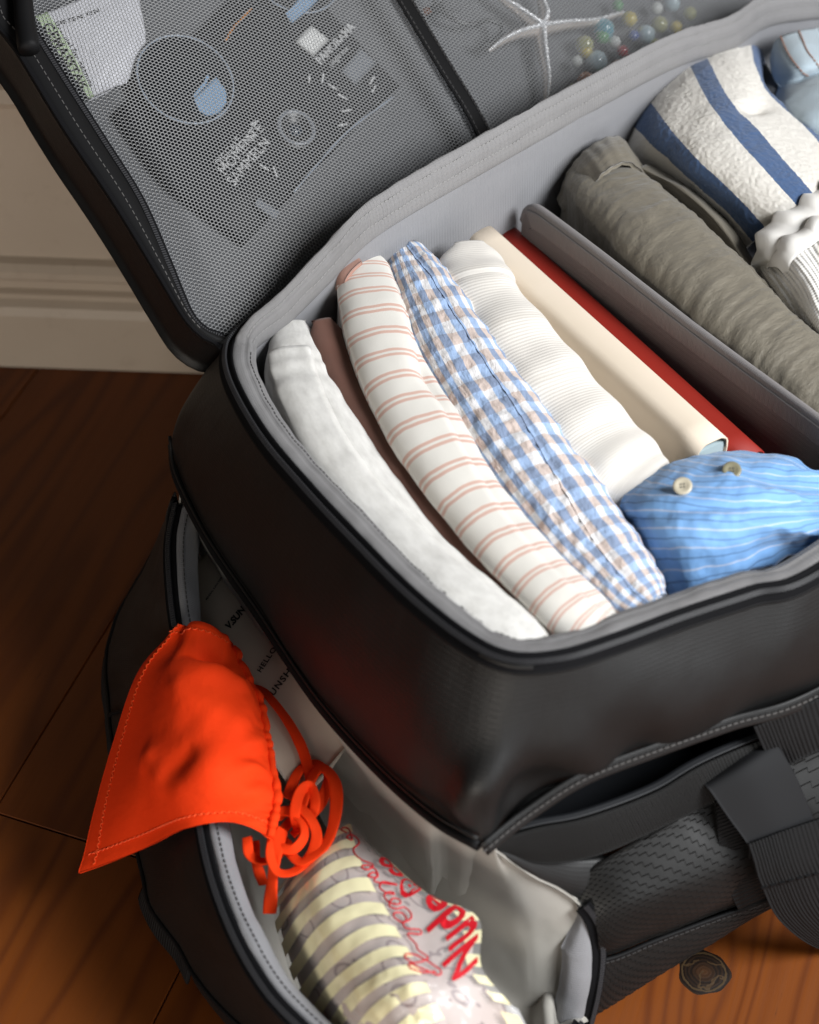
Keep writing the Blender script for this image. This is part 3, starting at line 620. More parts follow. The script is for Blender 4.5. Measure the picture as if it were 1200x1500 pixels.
# hexagonal net, real threads, gently bulging over what is in the pockets
def inside(P, Q):
    x, y = P[:, 0], P[:, 1]; c = np.zeros(len(P), bool); n = len(Q)
    for i in range(n):
        x0, y0 = Q[i]; x1, y1 = Q[(i+1) % n]
        m = ((y0 > y) != (y1 > y)); c ^= m & (x < (x1-x0)*(y-y0)/((y1-y0) or 1e-12)+x0)
    return c
def bulge(a):
    return .004+.006*np.exp(-(((a[:, 0]-.10)/.09)**2+((a[:, 1]-.20)/.10)**2))+.004*np.exp(-(((a[:, 0]-.42)/.10)**2+((a[:, 1]-.10)/.08)**2))+.0012*vnoise(np.c_[a, a[:, :1]*0], 22, 3)
def net(name, keep):
    p = .00335; ca_, sa_ = math.cos(R(13)), math.sin(R(13))
    ii, jj = np.meshgrid(np.arange(-200, 380), np.arange(-200, 320), indexing='ij')
    X = (ii+.5*(jj % 2))*p; Y = jj*p*.866
    C_ = np.stack([(X*ca_-Y*sa_).ravel(), (X*sa_+Y*ca_).ravel()], 1)
    C_ = C_[(C_[:, 0] > -.2) & (C_[:, 0] < .86) & (C_[:, 1] > -.01) & (C_[:, 1] < .40)]
    C_ = C_[keep(C_)]; n = len(C_)
    ed = np.clip(np.min(np.linalg.norm(C_[:, None]-iC[None, ::2], axis=2), 1)/.035, 0, 1); ed = ed*ed*(3-2*ed)
    an = R(13)+R(30)+np.arange(6)*R(60)
    ro, ri = p*.577, p*.432
    o_ = np.stack([np.cos(an), np.sin(an)], 1)
    Vo = C_[:, None]+o_*ro; Vi = C_[:, None]+o_*ri
    P2 = np.concatenate([Vo, Vi], 1).reshape(-1, 2); dep = np.tile(np.concatenate([np.full(6, .0003), np.full(6, -.0002)]), n)+bulge(P2)*np.repeat(ed, 12)-.0035
    V = LW(P2, dep); base = rootloc(bag)
    k = np.arange(6); F = np.stack([k, (k+1) % 6, (k+1) % 6+6, k+6], 1)
    Fa = (F[None]+(np.arange(n)*12)[:, None, None]).reshape(-1, 4)
    me = bpy.data.meshes.new(name); me.vertices.add(len(V)); me.vertices.foreach_set('co', (V-base).ravel())
    me.loops.add(Fa.size); me.loops.foreach_set('vertex_index', Fa.ravel().astype(np.int32)); me.polygons.add(len(Fa))
    me.polygons.foreach_set('loop_start', np.arange(0, Fa.size, 4, dtype=np.int32)); me.polygons.foreach_set('loop_total', np.full(len(Fa), 4, np.int32))
    me.update(calc_edges=True); me.validate(); me.materials.append(M['net'])
    o = bpy.data.objects.new(name, me); SC.collection.objects.link(o); o.parent = bag; tag(o, kind='stuff'); return o
s0_, s1_ = sA[1], sA[4]
side = lambda C_: (C_[:, 0]-s0_[0])*(s1_[1]-s0_[1])-(C_[:, 1]-s0_[1])*(s1_[0]-s0_[0])
net('pocket_net', lambda C_: inside(C_, iC[::2]) & (side(C_) < 0))
net('pocket_net', lambda C_: inside(C_, iC[::2]) & (side(C_) >= 0))
# ================================================================ clothes in the upper compartment
def latw(p, d, wpx):                         # world width of something wpx pixels wide across direction d at p
    L = unit(np.cross(d, Z)); e = .001
    def pr(q): v = q-CAM; k = v@FW; return np.array([FPX*(v@RT)/k, -FPX*(v@UP)/k])
    dd = pr(p+d*e)-pr(p); dd = dd/np.linalg.norm(dd); ll = pr(p+L*e)-pr(p)
    return wpx/abs(ll[0]*dd[1]-ll[1]*dd[0])*e
def rollpatch(C, depth=.11, disp=None, e0=.35, e1=.35, up=.62, n=26):
    """folded garment standing on edge: C = crest points (px, py, z, width in px)"""
    P = np.array([at(c[0], c[1], c[2]) for c in C]); T = tangents(P); T[:, 2] = 0; T = unit(T)
    w = np.array([latw(P[i], T[i], C[i][3]) for i in range(len(C))])
    S = spline(np.c_[P, w], n, even=False); Pc, wc = S[:, :3], S[:, 3]; T = tangents(Pc); T[:, 2] = 0; T = unit(T); L = np.cross(Z, T)
    s = np.concatenate([[0], np.cumsum(np.linalg.norm(np.diff(Pc, axis=0), axis=1))]); Lt = s[-1]
    d0 = np.clip(s/(wc.mean()*e0), 0, 1); d1 = np.clip((Lt-s)/(wc.mean()*e1), 0, 1); f = np.sqrt(1-(1-d0)**2)*np.sqrt(1-(1-d1)**2); f = np.maximum(f, .12)
    th = np.linspace(0, np.pi, 13); rows = []
    prof = [(-1.0, -depth), (-1.02, -depth*.6), (-1.02, -depth*.35), (-1.015, -depth*.18), (-1.005, -depth*.07)]+[(-math.copysign(abs(math.cos(a))**.85, math.cos(a)), math.sin(a)**.9) for a in th]+[(1.005, -depth*.07), (1.015, -depth*.18), (1.02, -depth*.35), (1.02, -depth*.6), (1.0, -depth)]
    for (x, h) in prof:
        hh = (wc*.5*up*f*(h-1) if h >= 0 else -wc*.5*up*f+h)
        rows.append(Pc+L*(x*wc/2*np.where(h >= 0, .35+.65*f, .35+.65*f))[:, None]+Z*np.asarray(hh)[:, None])
    dsp = (lambda P, u, v: disp(P, u, v)*np.clip(np.minimum(u, 1-u)*14, 0, 1)) if disp else None
    p = Patch(np.stack(rows, 1), dsp); nm = p.nrm(np.array([.5]), np.array([.5]), 0)[0]; p.sg = 1 if nm@Z > 0 else -1; p.w = wc.mean(); p.Lt = Lt
    return p
def rollobj(name, label, cat, mat, p, nu=150, nv=70, group='folded clothes standing in the bag', th=.003, parts=False):
    c = p.raw(np.array([.5]), np.array([.5]))[0]-Z*.1
    if parts:
        r = thing(name, label, cat, c, group); p.build('fabric', mat, r, nu, nv, th); return r
    o = p.build(name, mat, None, nu, nv, th); return tag(o, label, cat, group)
def overlay(p, name, mat, parent, lo, hi, v0, v1, off=.0012, th=.0016, nu=90, nv=24, ulo=0.02, uhi=0.97):
    """free edge of the rolled fabric: a second layer lying on a stretch of the roll"""
    u = np.linspace(ulo, uhi, nu); a = np.clip(lo(u), 0, 1) if callable(lo) else np.full(nu, lo); b = np.clip(hi(u), 0, 1) if callable(hi) else np.full(nu, hi)
    q = np.linspace(0, 1, nv); U = np.repeat(u, nv); Vv = (a[:, None]+(b-a)[:, None]*q).ravel(); e = np.tile(np.minimum(1, np.minimum(q, 1-q)*9+.15), nu)
    P1 = p.ev(U, Vv, off+th); P0 = p.ev(U, Vv, off*.2); P1 = P0+(P1-P0)*e[:, None]; k = nu*nv; F = gridfaces(nu, nv, flip=p.sg < 0); F += [tuple(i+k for i in f[::-1]) for f in F]
    g = lambda i, j: i*nv+j
    for i in range(nu-1):
        for j in (0, nv-1): F.append((g(i, j), g(i+1, j), g(i+1, j)+k, g(i, j)+k))
    for j in range(nv-1):
        for i in (0, nu-1): F.append((g(i, j), g(i, j+1), g(i, j+1)+k, g(i, j)+k))
    UV = np.stack([U*p.L0, Vv*p.L1], 1); return obj(name, np.vstack([P1, P0]), F, mat, parent, np.vstack([UV, UV]))
skirt = lambda G: np.concatenate([G, G[:, -1:]+VD*.022-Z*.13], 1)
soft = lambda a, s, sd, b=0., s2=60: (lambda P, u, v: a*fnoise(P, s, sd)+b*fnoise(P, s2, sd+3))
GR = 'folded clothes standing in the bag'
# 1 off white towelling roll on the left
t = NT('mottled_white_knit'); uv, u, v = t.uv()
M['white'] = fuzzy('w', t.mix(t.ramp(t.noise(uv, 55, 4, .65), [(.38, (0, 0, 0)), (.68, (1, 1, 1))]), (.76, .745, .71), (.60, .585, .55)), t, .35, 800)
p = rollpatch([(432, 468, .337, 62), (432, 520, .344, 92), (462, 590, .346, 100), (522, 685, .344, 102), (600, 782, .342, 98), (684, 868, .342, 100), (750, 922, .340, 96), (798, 952, .334, 80)], .12,
              lambda P, u, v: .003*fnoise(P, 16, 2)-.0022*np.exp(-((u-.2)/.022)**2)*np.sin(v*3.14)+.0008*fnoise(P, 70, 4)-.0016*np.exp(-((u-.15)/.014)**2)*np.sin(v*3.14))
r = rollobj('white_garment', 'mottled off white soft knit rolled up along the left side of the bag', 'garment', M['white'], p, parts=True)
overlay(p, 'folded_edge', M['white'], r, lambda u: .30+.03*np.sin(u*7), lambda u: .56+.035*np.sin(u*9+1)+.03*u, 0, 0, .0010, .0022, ulo=.12)
# 2 brown garment
M['brown'] = cloth('brown_jersey', (.20, .088, .060), (.16, .070, .048), weave=.0009, sheen=.2)
p = rollpatch([(472, 466, .342, 56), (514, 560, .341, 48), (570, 652, .338, 42), (650, 757, .335, 38), (735, 852, .333, 36), (815, 932, .327, 32)], .11, soft(.0022, 20, 9))
rollobj('brown_garment', 'thin rust brown garment squeezed between the white roll and the pink striped roll', 'garment', M['brown'], p)
p = rollpatch([(492, 455, .337, 26), (512, 540, .341, 26), (560, 620, .338, 26), (610, 690, .33, 24)], .09, soft(.002, 24, 19))
# 3 cream knit with pink double stripes
t = NT('cream_knit_pink_stripes'); uv, u, v = t.uv()
uw = t.ma('ADD', u, t.ma('MULTIPLY_ADD', t.noise(uv, 18, 2), .004, -.002))
st = t.ma('MAXIMUM', t.band(uw, .0215, .12, .0), t.band(uw, .0215, .12, .78))
c = t.mix(t.ma('MULTIPLY', st, .85), t.mix(t.noise(uv, 50), (.80, .77, .71), (.74, .71, .65)), (.64, .37, .29))
kn = t.ma('MULTIPLY', t.sine(u, .0012), t.sine(v, .0016))
M['pink'] = t.fin(c, .95, t.bump(t.ma('ADD', kn, t.noise(uv, 700, 2)), .3, .0008), Sheen_Weight=.25)
p = rollpatch([(533, 368, .352, 80), (545, 425, .358, 98), (575, 520, .358, 100), (628, 620, .356, 100), (702, 722, .353, 92), (782, 815, .349, 88), (856, 888, .344, 84), (900, 922, .336, 70)], .12,
              lambda P, u, v: .0022*fnoise(P, 18, 5)+.0006*fnoise(P, 60, 6)-.0075*np.exp(-((u-.33)/.05)**2-((v-.62)/.07)**2)+.004*np.exp(-((u-.40)/.07)**2-((v-.72)/.10)**2), e0=.30)
r = rollobj('striped_knit', 'cream knit rolled up with pairs of thin dusty pink stripes', 'sweater', M['pink'], p, 170, 80, parts=True)
overlay(p, 'folded_edge', M['pink'], r, lambda u: .25+.02*np.sin(u*8), lambda u: .615+.05*np.sin(u*6+.5)-.05*u, 0, 0, .0010, .0020)
M['pinkin'] = cloth('dusty_pink_jersey', (.42, .235, .185), weave=.0011)
p2 = Patch(px([[(488, 424, .340), (487, 402, .349), (494, 382, .355), (514, 368, .358)], [(495, 426, .345), (495, 406, .355), (504, 388, .360), (522, 374, .362)], [(504, 430, .346), (505, 412, .356), (515, 396, .361), (530, 382, .363)]]), soft(.0006, 80, 3)).orient(CAM-p.raw([.1], [.5])[0])
p2.build('neckband', M['pinkin'], r, 16, 16, .004)
# 4 gingham seersucker
t = NT('gingham_seersucker'); uv, u, v = t.uv(); 
wob = t.ma('MULTIPLY_ADD', t.noise(uv, 45, 3), .005, -.0025); a = t.ma('ADD', u, wob); b = t.ma('ADD', v, wob)
per = .0245
blue = t.band(b, per, .52); brn = t.band(a, per*.86, .5)
c = t.mix(t.ma('MULTIPLY', blue, .92), (.80, .78, .78), (.32, .47, .73))
c = t.mix(t.ma('MULTIPLY', brn, .55), c, t.mix(blue, (.56, .37, .27), (.17, .19, .27)))
puck = t.noise(t.scale(uv, (1, 1, 1)), 130, 3, .6)
M['gingham'] = t.fin(c, .9, t.bump(puck, .55, .004, t.bump(t.ma('MULTIPLY', t.sine(u, .0008), t.sine(v, .0008)), .2, .0005)), Sheen_Weight=.15)
p = rollpatch([(590, 352, .348, 44), (618, 400, .356, 78), (668, 492, .356, 104), (732, 590, .353, 120), (800, 685, .349, 122), (868, 775, .344, 112), (930, 850, .338, 84), (960, 888, .328, 58)], .12,
              lambda P, u, v: .0022*fnoise(P, 22, 1)+.0022*fnoise(P, 80, 2)+.0013*vnoise(P, 190, 3), e0=.22)
r = rollobj('gingham_shirt', 'blue white and brown gingham shirt with puckered fabric folded beside the pink striped knit', 'shirt', M['gingham'], p, 220, 110, parts=True)
overlay(p, 'folded_edge', M['gingham'], r, lambda u: .50+.04*np.sin(u*5), lambda u: .80+.02*np.sin(u*11), 0, 0, .0012, .0022)
# 5 ribbed white top
t = NT('ivory_rib_knit'); uv, u, v = t.uv()
big = t.band(u, .062, .10, .3)
c = t.mix(t.noise(uv, 40), (.82, .78, .72), (.77, .725, .665)); c = t.mix(t.ma('MULTIPLY', big, .35), c, (.62, .58, .52))
rib = t.sine(t.ma('ADD', u, t.ma('MULTIPLY', t.noise(uv, 14, 2), .003)), .0029)
M['rib'] = t.fin(c, .9, t.bump(rib, .3, .0007, t.bump(t.noise(uv, 600, 2), .2, .0006)), Sheen_Weight=.2)
p = rollpatch([(688, 352, .345, 92), (704, 400, .352, 104), (748, 465, .354, 112), (802, 535, .351, 120), (862, 605, .347, 122), (915, 660, .342, 118), (960, 700, .335, 100)], .12,
              lambda P, u, v: .0018*fnoise(P, 20, 3)-.003*np.exp(-((u-.16)/.02)**2)*np.clip(1-v, 0, 1)+.0022*np.exp(-((u-.155)/.10)**2)*(u < .16)+.0016*np.sin(u*38+v*3)*np.exp(-((v-.5)/.3)**2), e0=.28)
r = rollobj('ribbed_top', 'ivory ribbed top folded between the gingham shirt and the cream notebook', 'top', M['rib'], p, 200, 80, parts=True)
M['cord'] = plain('beige_cord', (.55, .45, .34), .8)
tube('cord', spline(np.array([p.ev(a_, b_, .0012)[0] for a_, b_ in [(.20, .20), (.205, .26), (.215, .32), (.245, .345), (.285, .33), (.31, .28), (.305, .22), (.29, .19)]]), 60), .0008, M['cord'], r, 6)
p = rollpatch([(930, 688, .332, 60), (945, 720, .328, 60), (965, 745, .322, 50)], .06, soft(.001, 40, 3))
# 6,7 notebooks standing on edge
def notebook(name, label, p0, p1, z, wpx, mat, page=None, lip_=0):
    a, b = at(*p0, z), at(*p1, z); d = unit(b-a); w = latw((a+b)/2, d, wpx); L = np.cross(Z, d); ln = np.linalg.norm(b-a)
    o = thing(name, label, 'notebook', (a+b)/2-Z*.13, 'notebooks standing in the bag')
    th = np.linspace(0, np.pi, 11); prof = [(-w/2, -.125)]+[(-w/2*math.copysign(abs(math.cos(q))**.6, math.cos(q)), w*.42*(math.sin(q)**.8-1)) for q in th]+[(w/2, -.125), (w/2-.0016, -.125)]
    prof += [((w/2-.0016)*math.copysign(abs(math.cos(q))**.6, -math.cos(q))*-1, w*.42*(math.sin(q)**.8-1)-.0016) for q in th[::-1]][::1]
    inner = [(x*(w/2-.0016)/(w/2), y-.0016) for x, y in prof[1:12]][::-1]
    prof = prof[:13]+[(w/2-.0016, -.125)]+inner+[(-w/2+.0016, -.125)]
    P = a+d*np.linspace(0, ln, 14)[:, None]
    V = P[:, None]+L*np.array([q[0] for q in prof])[None, :, None]+Z*np.array([q[1] for q in prof])[None, :, None]; m = len(prof)
    F = [(i*m+j, i*m+(j+1) % m, (i+1)*m+(j+1) % m, (i+1)*m+j) for i in range(13) for j in range(m)]+[tuple(range(m))[::-1], tuple(13*m+j for j in range(m))]
    UV = np.stack([np.repeat(np.linspace(0, ln, 14), m), np.tile(np.linspace(0, .3, m), 14)], 1)
    obj('cover', V.reshape(-1, 3), F, mat, o, UV)
    pw = w/2-.0022; A = Acc(); A.box(a+d*(ln/2)-Z*(.063+w*.2), d*(ln/2-.002), L*pw, Z*(.062-w*.05)); A.build('pages', page or M['page'], o, smooth=False)
    return o, a, b, d, L, w
M['page'] = plain('paper_edge', (.70, .66, .58), .9)
M['pageb'] = plain('pale_blue_endpaper', (.46, .58, .62), .7)
t = NT('cream_cloth_cover'); uv, u, v = t.uv(); M['creamcov'] = t.fin(t.mix(t.noise(uv, 26, 4), (.82, .71, .58), (.77, .66, .52)), .75, t.bump(t.noise(uv, 700, 2), .15, .0005))
t = NT('red_cloth_cover'); uv, u, v = t.uv(); M['redcov'] = t.fin(t.mix(t.noise(uv, 30, 4), (.33, .017, .007), (.27, .012, .005)), .65, t.bump(t.noise(uv, 800, 2), .15, .0005))
notebook('notebook', 'cream cloth bound notebook standing on edge, with a pale blue page end', (698, 330), (1046, 645), .322, 46, M['creamcov'], M['pageb'])
notebook('notebook', 'red covered notebook standing between the cream notebook and the grey divider', (738, 332), (1104, 664), .304, 36, M['redcov'])
# grey divider panel, part of the bag
d0, d1 = at(772, 296, .337), at(1300, 695, .337); dd = unit(d1-d0); dl = np.cross(Z, dd); LD = np.linalg.norm(d1-d0)
ol_ = [(0.0, -.13), (0.0, -.022), (.003, -.010), (.009, -.0035), (.018, 0.0)]+[(LD*k, .001*math.sin(k*9)) for k in np.linspace(.1, 1, 16)]+[(LD, -.13)]
ol_ = np.array(ol_); n_ = len(ol_)
def dpt(a, off): return d0+dd*a[0]+Z*a[1]+dl*off
Vd = [dpt(a, -.0042) for a in ol_]+[dpt(a, .0042) for a in ol_]
uvd = np.vstack([ol_, ol_])
obj('divider_panel', Vd, [tuple(range(n_))]+[tuple(range(n_, 2*n_))[::-1]]+[(i, i+n_, (i+1) % n_+n_, (i+1) % n_) for i in range(n_)], M['divider'], bag, uvd, smooth=False)
dc = spline(np.array([dpt(a, 0) for a in ol_[1:-1]]), 140)
V_, F_, U_ = sweep(dc, ell(.0115, .0075, 12, .7), dl); obj('divider_binding', V_, F_, M['divbind'], bag, U_)
bn = Patch(np.stack([dc+dl*s*.0062-Z*.0025*k for s, k in ((1, -.6), (1.06, 2), (1.0, 6.2))], 1)); 
hemd = np.array([dpt((max(a[0], .012), a[1]-.016), .0046) for a in ol_[2:-1]]); hemd = spline(hemd, 160)
for sgn in (1, -1):
    q = np.array([dpt((max(a[0], .013), a[1]-.0155), .0047*sgn) for a in ol_[3:-1]]); dashes('divider_stitching', spline(q, 160), dl*sgn, M['dstitch'], bag, .0046, .0032, .0009, .0004)
    q = spline(np.array([dpt((max(a[0], .006), a[1]-.009), .0046*sgn) for a in ol_[3:-1]]), 120); ribbon('divider_binding', q, .018, .0012, dl*sgn, M['lining'] if 0 else M['divbind'], bag)
# 8 blue striped shirt with buttons
t = NT('blue_striped_cotton'); uv, u, v = t.uv()
vw = t.ma('ADD', v, t.ma('MULTIPLY_ADD', t.noise(uv, 22, 2), .006, -.003))
c = t.mix(t.noise(uv, 40), (.20, .41, .74), (.165, .355, .67)); c = t.mix(t.ma('MULTIPLY', t.band(vw, .0165, .10, .0), .5), c, (.66, .66, .70)); c = t.mix(t.ma('MULTIPLY', t.band(vw, .0165, .09, .5), .65), c, (.06, .13, .27))
M['blues'] = t.fin(c, .75, t.bump(t.ma('MULTIPLY', t.sine(u, .0008), t.sine(v, .0008)), .2, .0004, t.bump(t.noise(uv, 60, 3), .3, .003)), Sheen_Weight=.2)
bs = Patch(px([[(985, 880, .28), (935, 800, .30), (908, 742, .325), (950, 694, .335), (1012, 668, .340), (1062, 662, .33)],
               [(1000, 872, .30), (960, 800, .33), (935, 742, .345), (975, 700, .352), (1042, 674, .350), (1097, 661, .335)],
               [(1020, 865, .31), (1010, 800, .345), (1000, 742, .362), (1025, 705, .362), (1077, 680, .356), (1127, 663, .338)],
               [(1065, 850, .31), (1080, 800, .345), (1075, 745, .364), (1090, 710, .362), (1125, 685, .354), (1165, 668, .335)],
               [(1130, 825, .305), (1145, 780, .338), (1150, 745, .352), (1155, 715, .352), (1178, 695, .342), (1195, 690, .325)],
               [(1210, 800, .30), (1225, 770, .325), (1230, 745, .335), (1230, 720, .335), (1232, 705, .325), (1235, 700, .31)]]),
           lambda P, u, v: .0030*fnoise(P, 28, 4)+.0018*fnoise(P, 62, 5)+.0060*(.6-np.abs(np.sin(v*11+u*5+1.6*fnoise(P, 22, 8))))*np.clip(u*2.6-.9, 0, 1)-.0028*np.exp(-((v-.30-.2*u)/.03)**2)).orient(Z)
r = thing('striped_shirt', 'blue shirt with white and navy pinstripes and two buttons bunched at the front rim', 'shirt', bs.raw([.5], [.5])[0]-Z*.05, GR)
bs.build('fabric', M['blues'], r, 130, 130, .003)
M['button'] = NT('horn_button').fin((.52, .47, .36), .3)
M['button2'] = NT('olive_button').fin((.25, .23, .15), .3)
def button(px_, py_, z, mat, lab):
    c = at(px_, py_, z); n = unit([-.15, -.35, 1]); a = unit(np.cross(n, [1, 0, .1])); b = np.cross(n, a)
    prof = [(0, .0006), (.0030, .0006), (.0040, .0010), (.0062, .0016), (.0072, .0010), (.0074, 0), (.0072, -.0010), (0, -.0010)]
    m = 24; V = []; F = []
    for i, (rr, h) in enumerate(prof):
        for k in range(m): q = 2*np.pi*k/m; V.append(c+n*h+(a*math.cos(q)+b*math.sin(q))*rr)
    for i in range(len(prof)-1):
        for k in range(m): F.append((i*m+k, i*m+(k+1) % m, (i+1)*m+(k+1) % m, (i+1)*m+k))
    o = obj('button', V, F, mat, r); tag(o, lab)
    A = Acc()
    for i in (-1, 1):
        for j in (-1, 1): A.box(c+n*.0008+a*i*.0012+b*j*.0012, a*.0005, b*.0005, n*.0004)
    tag(A.build('button_hole', M['stitch'], o, smooth=False), kind='stuff')
button(1000, 712, .3655, M['button'], 'pale horn button'); button(1072, 689, .3645, M['button2'], 'olive button seen at a slant')
# 9 olive trousers
t = NT('crinkled_olive_cotton'); uv, u, v = t.uv()
cr = t.noise(t.scale(uv, (1, .2, 1)), 230, 5, .65, .5)
cr2 = t.noise(t.scale(uv, (1, .35, 1)), 45, 3, .6, .8)
c = t.mix(cr, (.10, .087, .064), (.225, .198, .15))
M['olive'] = t.fin(c, .62, t.bump(cr, .5, .0022, t.bump(cr2, .5, .004)), Sheen_Weight=.25)
p = rollpatch([(866, 226, .348, 80), (908, 262, .360, 104), (972, 318, .366, 112), (1040, 382, .364, 112), (1106, 446, .358, 104), (1172, 508, .351, 96), (1242, 576, .342, 88), (1308, 638, .33, 80)], .12,
              lambda P, u, v: .003*fnoise(P, 18, 7)+.0012*fnoise(P, 55, 8)+.0007*vnoise(np.c_[u*75+v*8, v*6, 0*u], 1, 4)+.0006*vnoise(np.c_[u*170+v*24, v*11, 0*u], 1, 5)-.004*np.exp(-((v-.62-.1*u)/.03)**2)*np.clip(u*3-.4, 0, 1), e0=.25)
r = rollobj('olive_trousers', 'crinkled olive grey trousers rolled up with the waistband at the back, right of the divider', 'trousers', M['olive'], p, 200, 90, parts=True)
wb_ = Patch(px([[(815, 292, .315), (832, 250, .338), (862, 215, .356), (905, 198, .355), (930, 225, .335)], [(822, 305, .315), (845, 262, .345), (876, 228, .366), (912, 212, .363), (940, 240, .338)], [(838, 318, .312), (862, 282, .345), (888, 250, .366), (925, 238, .362), (955, 265, .335)]]), lambda P, u, v: .0016*fnoise(P, 40, 3)+.0004*np.sin(v*60)).orient(Z)
wb_.build('waistband', M['olive'], r, 24, 60, .004)
lg = Patch(px([[(930, 255, .330), (985, 285, .335), (1040, 335, .332), (1085, 400, .325), (1110, 450, .31)], [(938, 245, .345), (1000, 278, .350), (1056, 330, .346), (1098, 395, .336), (1125, 450, .32)], [(950, 240, .335), (1012, 274, .338), (1068, 326, .334), (1108, 390, .322), (1135, 450, .31)]]), soft(.0015, 40, 2)).orient(Z)
lg.build('trouser_leg', M['olive'], r, 16, 60, .003)
# 10 terry towel with blue stripes
tw = Patch(skirt(px([[(895, 215, .30), (925, 150, .325), (985, 85, .345), (1030, 70, .352), (1080, 62, .350), (1120, 85, .325)],
               [(915, 225, .32), (950, 175, .358), (1000, 120, .376), (1045, 98, .382), (1092, 92, .372), (1118, 115, .335)],
               [(935, 240, .32), (975, 205, .368), (1025, 165, .388), (1070, 145, .392), (1110, 138, .376), (1130, 148, .34)],
               [(975, 270, .32), (1015, 245, .368), (1062, 215, .389), (1112, 190, .392), (1160, 185, .378), (1195, 200, .345)],
               [(1030, 315, .315), (1065, 290, .360), (1108, 265, .381), (1160, 245, .386), (1210, 245, .375), (1250, 262, .345)],
               [(1085, 370, .31), (1115, 345, .345), (1160, 320, .368), (1210, 305, .372), (1255, 305, .36), (1300, 322, .33)]])),
           lambda P, u, v: .0025*fnoise(P, 22, 3)+.0005*vnoise(P, 420, 6)-.009*np.exp(-((u-.47)/.035)**2-((v-.60)/.075)**2)+.004*np.exp(-((u-.33)/.10)**2-((v-.68)/.10)**2)).orient(Z)
TL = tw.L1*5/6
t = NT('terry_blue_stripes'); uv, u, v = t.uv()
jag = t.ma('MULTIPLY_ADD', t.noise(uv, 420, 2, .7), .004, -.002)
vv = t.ma('ADD', v, jag)
b1 = t.ma('MULTIPLY', t.ma('GREATER_THAN', vv, TL*.13), t.ma('LESS_THAN', vv, TL*.25)); b2 = t.ma('MULTIPLY', t.ma('GREATER_THAN', vv, TL*.475), t.ma('LESS_THAN', vv, TL*.595)); b3 = t.ma('GREATER_THAN', vv, TL*.88)
bb = t.ma('MAXIMUM', t.ma('MAXIMUM', b1, b2), b3)
lp_ = t.noise(uv, 800, 3, .75)
c = t.mix(bb, t.mix(lp_, (.70, .66, .59), (.90, .87, .81)), t.mix(lp_, (.025, .06, .15), (.085, .165, .34)))
M['terry'] = t.fin(c, 1.0, t.bump(lp_, .6, .0022), Sheen_Weight=.3)
tag(tw.build('towel', M['terry'], None, 250, 230, .004), 'cream terry towel with broad blue stripes bunched in the far corner of the bag', 'towel', GR)
# 11 pale blue jeans
t = NT('pale_blue_corduroy'); uv, u, v = t.uv()
M['jean'] = t.fin(t.mix(t.noise(uv, 50, 3), (.47, .56, .62), (.40, .49, .55)), .9, t.bump(t.sine(v, .0026), .55, .0009, t.bump(t.noise(uv, 500, 2), .25, .0006)), Sheen_Weight=.2)
jn = Patch(skirt(px([[(1110, 190, .31), (1125, 150, .33), (1140, 118, .34), (1185, 95, .34), (1230, 80, .33)], [(1120, 205, .33), (1145, 165, .362), (1175, 130, .37), (1215, 115, .368), (1265, 105, .35)], [(1145, 215, .33), (1180, 180, .372), (1215, 155, .38), (1255, 145, .375), (1300, 140, .35)], [(1180, 240, .33), (1215, 215, .36), (1255, 195, .37), (1300, 190, .36), (1340, 190, .34)]])), soft(.003, 24, 6, .0008)).orient(Z)
r = thing('jeans', 'pale blue ribbed denim garment with a folded waistband at the far right', 'jeans', jn.raw([.5], [.5])[0]-Z*.05, GR)
jn.build('fabric', M['jean'], r, 70, 70, .003)
jb = Patch(px([[(1128, 85, .345), (1132, 112, .347), (1145, 130, .345), (1165, 140, .335)], [(1138, 58, .362), (1150, 85, .368), (1168, 108, .366), (1185, 118, .35)], [(1165, 46, .366), (1176, 72, .374), (1192, 95, .372), (1205, 108, .355)], [(1198, 40, .36), (1208, 68, .366), (1222, 90, .362), (1230, 105, .345)]]), soft(.0015, 45, 3)).orient(Z)
jb.build('waistband', M['jean'], r, 30, 30, .005)
M['rust'] = plain('rust_thread', (.33, .15, .09), .8)
for uu in (.42, .72): dashes('waistband_stitching', jb.ev(uu, np.linspace(.02, .98, 30), .0008), Z, M['rust'], r, .0042, .0032, .0009, .0005)
gk = Patch(px([[(1080, 205, .31), (1095, 140, .325), (1120, 90, .335)], [(1110, 215, .325), (1122, 165, .338), (1140, 120, .342)], [(1150, 225, .31), (1160, 170, .325), (1170, 130, .33)]]), soft(.002, 30, 2)).orient(Z)
M['dgrey'] = cloth('dark_grey_jersey', (.075, .078, .085), weave=.001)
tag(gk.build('grey_garment', M['dgrey'], None, 24, 24, .004), 'dark grey garment in the shade between the striped towel and the pale blue jeans', 'garment', GR)
